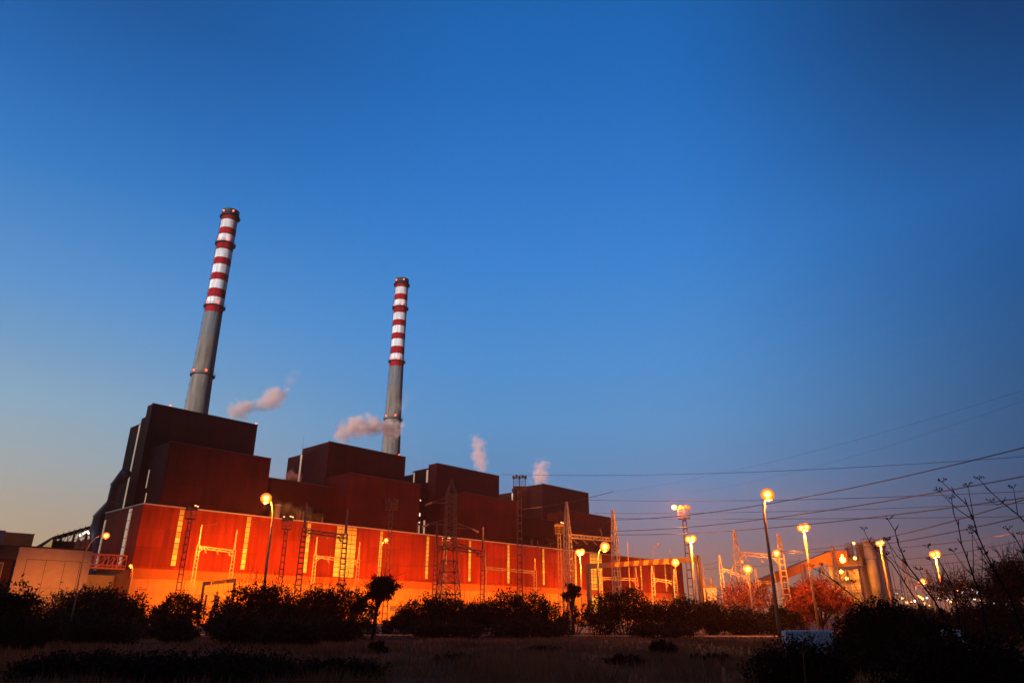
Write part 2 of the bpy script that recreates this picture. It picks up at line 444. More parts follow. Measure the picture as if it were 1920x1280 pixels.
# ---- boiler houses
def boiler(name_label, u0, u1, b0, b1, tz, v_front, step, links, strips):
    t = frame_thing("boiler_house", name_label, "building", 0, 0, "boiler houses of the power station")
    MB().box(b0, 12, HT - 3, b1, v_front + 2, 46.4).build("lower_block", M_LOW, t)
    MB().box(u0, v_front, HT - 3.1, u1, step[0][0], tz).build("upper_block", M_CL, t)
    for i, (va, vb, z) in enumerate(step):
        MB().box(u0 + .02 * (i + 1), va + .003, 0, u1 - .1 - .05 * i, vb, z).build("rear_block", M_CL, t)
    # thin parapets
    MB().box(u0 - .1, v_front - .12, tz, u1 + .1, v_front + .3, tz + .22).build("parapet_flashing", M_MULL, t)
    MB().box(b0 - .1, 11.88, 46.4, b1 + .1, 12.3, 46.6).build("parapet_flashing", M_MULL, t)
    for s in strips:
        MB().box(*s).build("stair_light_strip", M_STRIP, t)
    return t
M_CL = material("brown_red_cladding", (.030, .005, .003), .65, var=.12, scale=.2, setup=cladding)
M_LOW = material("lit_block_cladding", (.058, .008, .003), .65, var=.15, scale=.15, setup=cladding)  # brighter copy of the upper cladding, its lighting put into the colour
boiler("tallest-looking leftmost boiler house of dark maroon stepped blocks, a chimney rising behind", 6.5, 39.4, 8.2, 38.5, 59.3, 25,
       [(28.6, 31.4, 56.0), (31.4, 39.0, 54.6)], None,
       [(6.3, 31.2, 28.5, 6.51, 31.75, 54.2), (8.04, 21.2, 28.2, 8.19, 21.6, 33.5), (8.04, 22.3, 35, 8.19, 22.7, 40)])
boiler("second boiler house from the left, maroon block with steam crossing the chimney behind", 66.5, 101.0, 67.0, 98.0, 58.8, 25,
       [(41.6, 51, 56.8)], None, [(66.3, 41.4, 34, 66.51, 42.2, 56.6)])
boiler("third boiler house from the left, stepped maroon block behind the lattice pylon", 116.8, 153.5, 119.6, 151.5, 59.0, 25,
       [(29.6, 39.3, 57.7), (39.3, 44.6, 56.4)], None, [(116.6, 29.7, 52, 116.81, 30.6, 57), (116.6, 30.2, 28.5, 116.81, 31.2, 37.2), (116.6, 38.0, 53.0, 116.79, 38.6, 57)])
boiler("rightmost boiler house, maroon block at the far end of the row", 183.0, 219.0, 186.0, 218.5, 59.6, 25,
       [(44.1, 53, 57.8)], None, [(182.8, 43.5, 52, 183.01, 44.2, 57.4)])
for u_, v_, z_, lab in ((11.5, 25.3, 59.9, "tiny red beacon near the left front corner of the tallest boiler house roof"), (39.0, 25.3, 59.9, "tiny red beacon on the right front corner of the tallest boiler house roof"),
                    (98, 25.3, 59.4, "tiny red beacon on the right front corner of the second boiler house roof")):
    t = frame_thing("roof_beacon", lab, "beacon", u_, v_, "red beacons on the boiler house roofs"); t.location.z = z_
    MB().ball((0, 0, 0), .22, nu=8, nv=6).build("glass", M_REDL, t, True); MB().bar((0, 0, -.5), (0, 0, -.15), .12).build("stem", M_BLACK, t)
for u_, v_, h_, lab in ((61, 46, 8, "thin lightning rod left of the second boiler house roof"), (115, 40, 7, "thin lightning rod left of the third boiler house roof")):
    t = frame_thing("roof_rod", lab, "rod", u_ + 8, v_); t.location.z = 56.5
    MB().tube([(0, 0, 0), (0, 0, h_)], [.08, .03], 5).build("rod", M_DSTEEL, t); MB().box(-.2, -.2, -.1, .2, .2, .2).build("foot", M_DSTEEL, t)
# bunker galleries between the pairs
for lab, a, c in (("dark maroon gallery spanning between the two left boiler houses", 38.6, 66.9),
                  ("dark maroon gallery spanning between the two right boiler houses", 153.6, 185.9)):
    g = frame_thing("bunker_gallery", lab, "gallery", 0, 0, "galleries between boiler houses")
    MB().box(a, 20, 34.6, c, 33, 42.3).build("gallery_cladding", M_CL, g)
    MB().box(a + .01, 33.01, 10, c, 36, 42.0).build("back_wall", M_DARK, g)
    MB().box(a, 19.9, 42.3, c, 20.3, 42.5).build("parapet_flashing", M_MULL, g)
    for x in (a + (c - a) * .33, a + (c - a) * .7):
        MB().box(x, 26, HT, x + .7, 26.7, 34.6).build("support_column", M_DSTEEL, g)
# stair windows in the well between houses two and three
w = frame_thing("stair_tower", "narrow dark stair tower with small lit windows between the middle boiler houses", "tower", 112.5, 31)
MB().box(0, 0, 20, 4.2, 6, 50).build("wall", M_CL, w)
for z, h in ((44.5, .5), (38.6, 1.2), (36.0, .5)):
    MB().box(1.6, -.06, z, 2.3, -.004, z + h).build("window", material("lit_stair_window", (.8, .8, .7), .4, emit=(1, .85, .6), estr=1.3), w)
MB().box(1.4, -.05, 30.5, 2.2, -.004, 35.2).build("lit_strip", M_STRIP, w)

# vent stack and pipes on the hall roof
p = C0 + DU * 44.3 + DV * 15
vs = thing("vent_stack", "pale round vent stack on the hall roof beside the bright street lamp", "stack", (p.x, p.y, HT))
MB().tube([(0, 0, 0), (0, 0, 6.2)], .95, 16).build("pipe", M_PALE, vs, True)
MB().ring((0, 0), .95, 1.15, 5.9, 6.3, 16).build("collar", M_TRIM, vs)
for i, (u, h, lab) in enumerate(((51.5, 4.6, "thin vent pipe on the hall roof under the left gallery, nearer the bright lamp"), (58.5, 3.4, "thin vent pipe on the hall roof under the left gallery, farther from the bright lamp"),
                     (97.5, 5.5, "thin vent pipe on the hall roof left of the lattice pylon"))):
    p = C0 + DU * u + DV * 12
    t = thing("vent_pipe", lab, "pipe", (p.x, p.y, HT), group="vent pipes on the hall roof")
    MB().tube([(0, 0, 0), (0, 0, h)], .18, 8).build("pipe", M_GALV, t)
    MB().tube([(0, 0, h), (0, 0, h + .25)], [.3, .1], 8).build("cowl", M_GALV, t)

# ---- chimneys
def chimney(label, u, v, steps):
    p = C0 + DU * u + DV * v
    t = thing("chimney", label, "chimney", (p.x, p.y, 0), 0, "banded chimneys of the power station")
    zs = [(0, 7.2), (40, 6.2), (92, 5.15), (110, 4.65), (128, 4.32), (145, 4.15), (165, 4.08), (200.4, 4.0)]
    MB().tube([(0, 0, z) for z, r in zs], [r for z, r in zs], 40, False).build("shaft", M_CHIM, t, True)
    cap = MB().ring((0, 0), 3.0, 4.25, 198.6, 200.8, 40).ring((0, 0), 4.0, 5.1, 196.9, 197.2, 40)
    cap.build("cap", M_BLACK, t)
    for z, r in ((181.0, 4.1), (145.5, 4.2), (109.5, 4.7)):
        pl = MB().ring((0, 0), r, r + .95, z - .35, z, 40)
        pl.build("platform", M_BLACK, t)
        rl = MB()
        for zz in (z + .55, z + 1.1): rl.ring((0, 0), r + .9, r + .97, zz, zz + .07, 40)
        for k in range(20):
            a = 2 * math.pi * k / 20; rl.bar(((r + .93) * math.cos(a), (r + .93) * math.sin(a), z), ((r + .93) * math.cos(a), (r + .93) * math.sin(a), z + 1.1), .07)
        rl.build("railing", M_BLACK, t)
    base = math.atan2(-p.y, -p.x)
    for z, r in ((199.0, 4.45), (181.9, 4.6), (146.4, 4.7), (110.6, 5.2)):
        for k in (-.95, .22):
            a = base + k
            MB().ball((r * math.cos(a), r * math.sin(a), z + .3), .42, nu=8, nv=6).build("beacon", M_REDL, t, True)
    a = base - 1.45; lad = MB()
    for z0 in range(44, 200, 2):
        r = np.interp(z0, [q[0] for q in zs], [q[1] for q in zs]) + .3
        for e in (-.3, .3):
            lad.bar((r * math.cos(a + e / 5), r * math.sin(a + e / 5), z0), (r * math.cos(a + e / 5), r * math.sin(a + e / 5), z0 + 2), .08)
        if z0 % 8 == 0: lad.ring((r * math.cos(a), r * math.sin(a)), .35, .45, z0, z0 + .12, 8)
    lad.build("ladder", M_BLACK, t)
chimney("left, nearer and taller-looking red and white banded chimney", 67.1, 139.5, 0)
chimney("right, farther red and white banded chimney with steam drifting across its foot", 178.8, 134.3, 0)

# ---- duct, conveyor and outbuildings at the left end
def uvw(u, v, z): return C0 + DU * u + DV * v + Vector((0, 0, z))
dt = frame_thing("flue_duct", "bent grey steel duct climbing behind the left gable of the hall", "duct", 0, 0)
DUCT = [sidep(x, y, 4) for x, y in ((236, 886), (219, 908), (211, 942), (187, 968), (182, 990), (178, 1060), (176, 1110))]
MB().tube([(4, v, z) for v, z in DUCT], [1.5, 1.5, 1.5, 1.6, 1.7, 1.7, 1.7], 18).build("pipe", M_DUCT, dt, True)
for (v, z), r in zip(DUCT[1:5], (1.55, 1.55, 1.65, 1.75)):
    MB().tube([(4, v, z - .15), (4, v, z + .15)], r + .12, 18).build("flange", M_DUCT, dt)
cv = frame_thing("coal_conveyor", "dark inclined conveyor gallery on trestles at far left behind the pale building", "conveyor", 0, 0)
q = [front(x, y, 46) for x, y in ((176, 985), (104, 1006), (66, 1028))]
b = MB()
for (ua, za), (ub, zb) in zip(q[:-1], q[1:]): b.bar((ua, 46, za - .3), (ub, 46, zb - .3), 3.0, 1.0)
b.build("gallery", M_DARK, cv)
b = MB()
for (ua, za), (ub, zb) in zip(q[:-1], q[1:]):
    n = 7
    for k in range(n):
        f0, f1 = k / n, (k + 1) / n
        P0 = (ua + (ub - ua) * f0, 44.4, za + (zb - za) * f0); P1 = (ua + (ub - ua) * f1, 44.4, za + (zb - za) * f1 - 2.4)
        b.bar(P0, P1, .16); b.bar((P0[0], 44.4, P0[2] - 2.4), (P1[0], 44.4, P1[2]), .16); b.bar((P0[0], 44.4, P0[2] + .7), (P0[0], 44.4, P0[2] - 2.4), .16)
b.build("truss", M_DSTEEL, cv)
for f in (.15, .5, .85):
    ua, za = q[0]; ub, zb = q[1]; x = ua + (ub - ua) * f; z = za + (zb - za) * f - .8
    MB().bar((x - 1.5, 46, 0), (x, 46, z), .4).bar((x + 1.5, 46, 0), (x, 46, z), .4).build("trestle_leg", M_DSTEEL, cv)
sh = frame_thing("plant_shed", "dark maroon shed with a lit end panel below the left conveyor", "shed", 0, 0)
u0s, z0s = front(100, 1008, 40); u1s, z1s = front(168, 1006, 40)
MB().box(u0s, 40, 0, u1s, 43.8, z0s - .6).build("wall", M_DARK, sh)
ue, ze = front(76, 1016, 40)
b = MB(); b.add([(ue - 1.5, 39.9, z0s - 5), (u0s - .02, 39.9, z0s - 5), (u0s - .02, 39.9, z0s - .4), (ue - 1.5, 41, z0s - 5), (u0s - .02, 41, z0s - 5), (u0s - .02, 41, z0s - .4)],
                 [(0, 1, 2), (5, 4, 3), (0, 2, 5, 3), (0, 3, 4, 1), (1, 4, 5, 2)])
b.build("lit_panel", material("lit_yellow_panel", (.6, .5, .3), .6, emit=(1, .62, .2), estr=.3), sh)
for i, (x, y) in enumerate(((150, 1003), (156, 1000), (160, 997), (164, 996), (166, 999))):
    u, z = front(x, y, 39)
    t = frame_thing("work_lamp", "white work lamp in the cluster under the left conveyor head", "lamp", u, 39, "white work lamps under the conveyor head"); t.location.z = z
    MB().ball((0, 0, 0), .28, nu=8, nv=6).build("glass", M_WHT, t, True)
    MB().bar((0, .1, .2), (0, 3, 1.2), .12).build("bracket", M_DSTEEL, t)
for i, x in enumerate((148, 158, 166)):
    u, z = front(x, 1010, 38.5)
    t = frame_thing("steel_vessel", "slim dark steel vessel, number %s from the left below the work lamps" % ("one", "two", "three")[i], "vessel", u, 38.5, "slim vessels under the conveyor head")
    MB().tube([(0, 0, 0), (0, 0, z - .8), (0, 0, z)], [.75, .75, .3], 14).build("shell", M_DSTEEL, t, True)
    MB().ring((0, 0), .75, 1.0, z - 3, z - 2.8, 14).build("collar", M_BLACK, t)

wb = frame_thing("pale_workshop", "blank pale flat-roofed workshop wall glowing orange at its foot, left of the hall", "building", 0, 0)
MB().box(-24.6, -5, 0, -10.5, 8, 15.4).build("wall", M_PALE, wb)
b = MB()
for x in (-22.8, -19.2, -15.6, -12.6): b.box(x, -5.03, 3.2, x + .09, -5.003, 13.0)
b.box(-22.8, -5.032, 13.0, -11.0, -5.004, 13.09); b.box(-24.5, -5.032, 6.1, -10.6, -5.004, 6.2)
b.build("panel_joints", M_MULL, wb)
MB().box(-24.7, -5.1, 15.4, -10.4, 8, 15.7).build("roof_edge", M_ROOF, wb)
gb = frame_thing("glazed_office", "dark office block with tall mullioned windows at the left edge", "building", 0, 0)
MB().box(-46, -4, 0, -24.65, 8, 12.9).build("wall", M_DARK, gb)
MB().box(-46.3, -4.8, 12.9, -24.63, 8, 15.6).build("roof_slab", M_ROOF, gb)
for x in np.arange(-44.5, -26, 3.1):
    g = MB().box(x, -4.12, 3.0, x + 2.5, -4.004, 12.2).build("window", M_GLASS, gb)
    f = MB()
    for k in (0, 1.2, 2.4): f.box(x + k, -4.2, 3.0, x + k + .12, -4.123, 12.2)
    for z in (3.0, 7.8, 12.1): f.box(x, -4.22, z, x + 2.5, -4.124, z + .14)
    f.build("window_frame", M_PALE, g)
bb = frame_thing("rear_pale_block", "pale upper block behind the glazed office with a band of windows", "building", 0, 0)
MB().box(-58, 18, 0, -22.6, 30, 20.6).build("wall", M_PALE, bb)
MB().box(-45, 17.9, 16.5, -24.0, 17.996, 18.7).build("window_band", M_GLASS, bb)
ob = frame_thing("orange_lit_block", "small orange-lit block behind the pale workshop roof", "building", 0, 0)
MB().box(-22.3, 20, 0, -16.2, 28, 20.3).build("wall", M_CONC, ob)
MB().box(-22.4, 19.9, 20.3, -16.1, 28.1, 20.5).build("roof_edge", M_TRIM, ob)
# footbridge truss between workshop and hall
fb = frame_thing("footbridge", "orange-lit steel truss footbridge joining the pale workshop to the hall", "bridge", 0, 0)
x0, x1, zb_, zt_ = -10.4, -.2, 12.3, 15.6
for vv in (3.0, 5.6):
    b = MB(); b.box(x0, vv, zb_, x1, vv + .18, zb_ + .3).box(x0, vv, zt_ - .3, x1, vv + .18, zt_)
    b.box(x0, vv + .02, zb_ + .8, x1, vv + .16, zb_ + .95)
    n = 5; w_ = (x1 - x0) / n
    for k in range(n + 1): b.box(x0 + k * w_ - (.12 if k else 0), vv + .03, zb_ + .3, x0 + k * w_ + (.12 if k < n else 0), vv + .15, zt_ - .3)
    for k in range(n): b.bar((x0 + k * w_, vv + .09, zb_ + .3), (x0 + (k + 1) * w_, vv + .09, zt_ - .3), .16)
    for k in range(int((x1 - x0) / .55)): b.bar((x0 + k * .55, vv + .05, zb_ + .3), (x0 + (k + 1) * .55, vv + .05, zb_ + .85), .07)
    b.build("truss", material("lamplit_truss", (.55, .13, .06), .6, var=.1), fb)  # lamp glow on the truss put into its orange-red colour
MB().box(x0, 3.2, zb_ - .1, x1, 5.58, zb_ + .05).build("deck", M_DSTEEL, fb)
st = frame_thing("low_annex", "low pale annex at the foot of the hall's dark left gable", "building", -10.0, 9)
MB().box(0, 0, 0, 9.9, 12, 11.2).build("wall", M_PALE, st)

# ================================================================ LATTICE STEEL
def lattice(mb, h, w0, w1, step=1.1, bar=.12, x=0, y=0, z0=0, leanx=0, rungs=True, diag=False):
    def P(i, j, z):
        f = (z - z0) / (h - z0); w = w0 + (w1 - w0) * f
        return (x + leanx * (1 - f) + i * w / 2, y + j * w / 2, z)
    for i, j in ((-1, -1), (1, -1), (1, 1), (-1, 1)): mb.bar(P(i, j, z0), P(i, j, h), bar * 1.25)
    z = z0 + step; k = 0
    while z < h:
        if rungs:
            for (a, c) in (((-1, -1), (1, -1)), ((1, -1), (1, 1)), ((1, 1), (-1, 1)), ((-1, 1), (-1, -1))): mb.bar(P(*a, z), P(*c, z), bar)
        if diag:
            zz = max(z0, z - step)
            for (a, c) in (((-1, -1), (1, -1)), ((1, -1), (1, 1)), ((1, 1), (-1, 1)), ((-1, 1), (-1, -1))):
                mb.bar(P(*a, zz), P(*c, z), bar * .8)
                if diag == 2: mb.bar(P(*c, zz), P(*a, z), bar * .8)
        z += step; k += 1
    return mb

# ---- floodlight masts
def flood_mast(label, x, y, D, lit=0, spot=0, glint=0, bar=.12, ps=.62):
    top = at(x, y, D); h = top.z
    t = thing("floodlight_mast", label, "floodlight mast", (top.x, top.y, 0), math.atan2(top.y, top.x) - math.pi / 2, "floodlight masts in the yard")
    mb = MB(); lattice(mb, h - 1.6, .82, .46, 1.15, bar); mb.build("lattice_mast", M_DSTEEL, t)
    X, Y_ = 1.2 * ps, .9 * ps
    pl = MB().box(-X, -Y_, h - 1.7, X, Y_, h - 1.58)
    for zz in (h - 1.1, h - .6):
        for a, c in (((-X, -Y_), (X, -Y_)), ((X, -Y_), (X, Y_)), ((X, Y_), (-X, Y_)), ((-X, Y_), (-X, -Y_))):
            pl.bar((*a, zz), (*c, zz), .06)
    for a in ((-X, -Y_), (X, -Y_), (X, Y_), (-X, Y_), (0, -Y_)): pl.bar((*a, h - 1.65), (*a, h - .6), .06)
    pl.bar((-X, 0, h - .25), (X + .2, 0, h - .05), .12).bar((0, 0, h - 1.6), (0, 0, h - .1), .12)
    pl.build("platform", M_DSTEEL, t)
    for k in range(5):
        xx = (-1.15 + k * .58) * ps; yy = .45 * ps
        f = MB().box(xx - .17, yy - .35, h - .35 + .12 * (k % 2), xx + .17, yy - .05, h + .15 + .12 * (k % 2)).build("floodlight", M_DSTEEL, t)
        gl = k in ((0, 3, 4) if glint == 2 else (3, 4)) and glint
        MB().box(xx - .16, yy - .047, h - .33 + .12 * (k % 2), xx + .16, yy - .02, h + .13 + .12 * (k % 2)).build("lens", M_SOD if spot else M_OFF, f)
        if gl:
            MB().ball((xx + .1, yy - .1, h + .42 + .12 * (k % 2)), .17, .17, .12, 8, 6).build("visor_glint", M_GLINT, f)  # glint painted as a small glowing ball
    if lit:
        MB().ball((-1.3, -.3, h - .05), .42, .42, .36).build("lit_lamp", M_SOD, t, True)
        lamp_light(t, (-1.3, -.8, h - .1), lit)
    return t, h

SPOTS = []
def spot_on(t, h, power, aim_u, cone=62, aimz=8):
    # aim at the hall front, in world space; parent keeps its own rotation
    src = Vector((t.location.x, t.location.y, h))
    dst = C0 + DU * aim_u + Vector((0, 0, aimz))
    d = dst - src
    d.rotate(Matrix.Rotation(-t.rotation_euler.z, 3, 'Z'))
    lamp_light(t, (0, .9, h - .2), power, kind='SPOT', aim=d, cone=cone, blend=.7, size=.5, name="flood_light")

t, h = flood_mast("dark lattice floodlight mast leaning leftmost before the hall, glinting lamps on top", 360, 953, 128, glint=1, spot=1); spot_on(t, h, 240000, 30)
t, h = flood_mast("slim dark floodlight mast with two glowing lamp clusters, right of the bright street lamp", 539, 973, 128, glint=2, spot=1); spot_on(t, h, 210000, 66)
t, h = flood_mast("grey floodlight mast with unlit railed top, before the second boiler house", 735, 937, 126, spot=1, ps=.85); spot_on(t, h, 105000, 95)  # spot added to an unlit head to light the hall
t, h = flood_mast("tallest dark floodlight mast, its unlit head standing against the sky", 974, 893, 108, ps=.8); spot_on(t, h - 3, 130000, 140)  # spot added at this unlit head, lights the hall front
t, h = flood_mast("slender floodlight mast with small glowing head, right of the tallest mast", 1048, 984, 140, glint=1, spot=1); spot_on(t, h, 170000, 172)
t, h = flood_mast("dark floodlight mast with one lit lamp, right of the hall against the sky", 1281, 950, 108, lit=9000, ps=.7); spot_on(t, h, 420000, 228)  # spot added beside unlit lenses, brightens the hall's right end
t, h = flood_mast("short floodlight mast with small glowing lamps behind the lattice pylon", 836, 1012, 158, glint=2, spot=1); spot_on(t, h, 90000, 120)

# ---- transmission pylon
tp = at(847, 898, 122); H = tp.z
py = thing("transmission_pylon", "tall lattice pylon with drooping cross-arms in front of the third boiler house", "pylon", (tp.x, tp.y, 0), .35)
mb = MB(); lattice(mb, H * .50, 4.4, 1.9, 1.75, .10, diag=2); mb.build("lower_body", M_DSTEEL, py)
mb = MB(); lattice(mb, H * .90, 1.9, 1.45, 1.05, .09, z0=H * .5, diag=2); mb.build("upper_body", M_DSTEEL, py)
mb = MB()
for i, j in ((-1, -1), (1, -1), (1, 1), (-1, 1)): mb.bar((i * .72, j * .72, H * .90), (0, 0, H), .12)
mb.build("peak", M_DSTEEL, py)
for z, L, sgn in ((H * .83, 3.4, -1), (H * .68, 3.8, -1), (H * .66, 4.0, 1), (H * .53, 3.6, 1)):
    mb = MB()
    for yy in (-.6, .6): mb.bar((sgn * .8, yy, z), (sgn * L, 0, z - .1), .10)
    for yy in (-.6, .6): mb.bar((sgn * .8, yy, z + .8), (sgn * L, 0, z), .09)
    mb.build("cross_arm", M_DSTEEL, py)
    ins = MB()
    for k in range(7): ins.tube([(sgn * L + sgn * k * .16, 0, z - .12 - k * .07), (sgn * L + sgn * (k * .16 + .1), 0, z - .16 - k * .07)], .17, 8)
    ins.build("insulator", M_INS, py)

# ---- substation gantries
def gantry(label, L, Rr, D, beam_drop, col=M_GALV, w=.75, D2=None, spire=.35, bw=.45, legs='lattice', bar=.10, ins=3):
    """two columns (pixel tops L and Rr) joined by a beam beam_drop metres below the tops"""
    if legs == 'peak': col = M_LATT; bar *= 1.1
    a = at(*L, D); c = at(*Rr, D2 or D); mid = (a + c) / 2
    ang = math.atan2(c.y - a.y, c.x - a.x)
    t = thing("gantry", label, "gantry", (a.x, a.y, 0), ang, "substation gantries")
    span = math.hypot(c.x - a.x, c.y - a.y)
    for x, h in ((0, a.z), (span, c.z)):
        zb = h - beam_drop
        mb = MB(); lattice(mb, zb + .4, w, w * .62, .75, bar, x=x); mb.build("column", col, t)
        sp = MB(); sp.tube([(x, 0, zb + .4), (x, 0, h - .1), (x, 0, h)], [.20, .11, .02], 6)
        if legs == 'peak':
            sp = MB(); lattice(sp, h, w * .6, .12, .75, bar, x=x, z0=zb + .4)
        sp.build("spire", col, t)
    zl, zr = a.z - beam_drop, c.z - beam_drop
    mb = MB(); n = max(6, int(span / 1.0))
    for yy in (-bw / 2, bw / 2):
        mb.bar((.1, yy, zl + .22), (span - .1, yy, zr + .22), .11); mb.bar((.1, yy, zl - .22), (span - .1, yy, zr - .22), .11)
        for k in range(n):
            f0, f1 = k / n, (k + 1) / n
            za, zc = zl + (zr - zl) * f0, zl + (zr - zl) * f1
            mb.bar((span * f0, yy, za + (.22 if k % 2 else -.22)), (span * f1, yy, zc + (-.22 if k % 2 else .22)), .07)
    for x in (0, span):
        s_ = 1 if x == 0 else -1; zz = zl if x == 0 else zr
        mb.bar((x, 0, zz - 1.1), (x + s_ * 1.2, 0, zz), .12)
    mb.build("beam", col, t)
    for k in range(ins):
        f = (k + .6) / ins; x = span * f; zz = zl + (zr - zl) * f - .25; b = MB()
        b.bar((x, 0, zz), (x, 0, zz - .25), .06)
        for q in range(5): b.tube([(x + q * .05, -.1 * q, zz - .2 - q * .11), (x + q * .05, -.1 * q, zz - .26 - q * .11)], .15, 8)
        b.build("insulator", M_INS, t)
    return t
gantry("bright orange-lit gantry, leftmost of the yard, between two lit hall windows", (379, 983), (445, 992), 150, 4.2)
gantry("dark tall gantry silhouetted left of the wide lit window", (576, 942), (652, 953), 110, 4.1, col=M_DSTEEL, w=.95, bar=.12)  # darker steel stands in for its backlit shade
gantry("thin orange gantry whose beam crosses the wide lit window", (595, 1006), (675, 1015), 152, 3.9, ins=2)
gantry("dark gantry spanning behind the lattice pylon's right side", (820, 977), (906, 987), 122, 4.2, col=M_DSTEEL, w=.8)  # backlit shade put in as a darker steel
gantry("small orange gantry with sloping beam right of the lattice pylon", (910, 1038), (1003, 1046), 156, 2.9, ins=0)
gantry("tall pointed gantry with incoming lines, between hall end and tallest mast", (1062, 940), (1149, 955), 98, 4.6, w=1.15, legs='peak', D2=112, bar=.12, ins=5)
gantry("gantry with hanging arms at the centre of the right-hand yard", (1376, 993), (1459, 1000), 104, 3.1, w=1.0, legs='peak', bar=.12, ins=3)
gantry("small far gantry just right of the striped portal", (1349, 1040), (1400, 1058), 150, 2.6, legs='peak', ins=1)
gantry("far gantry by the foot of the right-hand conveyor", (1507, 1057), (1562, 1062), 150, 2.8, legs='peak', ins=1)
gantry("gantry with two pointed columns before the silos", (1560, 1022), (1606, 1024), 118, 3.4, legs='peak', w=.9, D2=140, ins=1)
gantry("small orange gantry at far right under the power lines", (1692, 1046), (1737, 1066), 128, 3.2, legs='peak', ins=1)
gantry("low orange gantry crossing the hall's right end behind the striped portal", (1125, 1060), (1192, 1062), 160, 2.6, ins=0)

gantry("small gantry behind the striped portal, just left of its right post", (1222, 1060), (1264, 1066), 150, 2.6, legs='peak', ins=1)
gantry("small gantry behind the low bright lamp left of the tallest pole", (1416, 1066), (1450, 1068), 165, 2.6, legs='peak', ins=1)
gantry("small gantry under the right-hand conveyor's upper half", (1536, 1064), (1588, 1070), 165, 2.6, legs='peak', ins=2)
gantry("small gantry right of the silos, low behind the near feathery bush", (1655, 1080), (1688, 1084), 175, 2.6, legs='peak', ins=1)
gantry("low far gantry right of the small curved lamp", (1742, 1080), (1790, 1086), 170, 2.4, legs='peak', ins=1)
# ---- striped clearance portal
def portal(label, tl, tr, D1, D2, w, hb, s0, s1):
    a = at(*tl, D1); c = at(*tr, D2); ang = math.atan2(c.y - a.y, c.x - a.x); L = math.hypot(c.x - a.x, c.y - a.y)
    t = thing("clearance_portal", label, "portal frame", (a.x, a.y, 0), ang, "clearance portals over the yard roads")
    MB().box(-w / 2, -w / 2, 0, w / 2, w / 2, a.z - hb).build("post", M_GALV, t)
    MB().box(L - w / 2, -w / 2, 0, L + w / 2, w / 2, c.z - hb).build("post", M_GALV, t)
    dz = (c.z - a.z) / L; hw = w * .55
    def seg(xa, xb, off):
        za, zb = a.z + dz * xa, a.z + dz * xb
        return [(xa - off, -hw, za - hb), (xb - off, -hw, zb - hb), (xb - off, hw, zb - hb), (xa - off, hw, za - hb),
                (xa + off, -hw, za), (xb + off, -hw, zb), (xb + off, hw, zb), (xa + off, hw, za)]
    FS = [(3, 2, 1, 0), (4, 5, 6, 7), (0, 1, 5, 4), (1, 2, 6, 5), (2, 3, 7, 6), (3, 0, 4, 7)]
    MB().add(seg(-w / 2, L * s0, 0), FS).build("beam", M_GALV, t)
    MB().add(seg(L * s1, L + w / 2, 0), FS).build("beam", M_GALV, t)
    n = 13; bl = MB(); ye = MB(); st = (s1 - s0) * L / n
    for k in range(n):
        xa = s0 * L + k * st + .12; xb = xa + st
        (ye if k % 2 else bl).add(seg(xa, xb, .12 if 0 < k < n - 1 else .0), FS)
    ye.build("yellow_bands", M_YEL, t); bl.build("red_bands", material("red_band_paint", (.35, .07, .03), .5), t)
    return t
portal("large height-limit portal with slanting yellow hazard bands above the bushes", (1103, 1057), (1308, 1043), 100, 92, .48, .62, .22, .80)
portal("small grey portal with dark hatching standing before the yellow podium wall", (383, 1090), (441, 1084), 92, 92, .28, .42, .22, .72)
tl = at(1308, 1042, 91)
t = thing("marker_post", "plain grey post standing just right of the striped portal", "post", (tl.x, tl.y, 0))
MB().tube([(0, 0, 0), (0, 0, tl.z)], .15, 10).build("post", M_GALV, t); MB().tube([(0, 0, tl.z), (0, 0, tl.z + .08)], [.18, .18], 10).build("post_cap", M_DSTEEL, t)

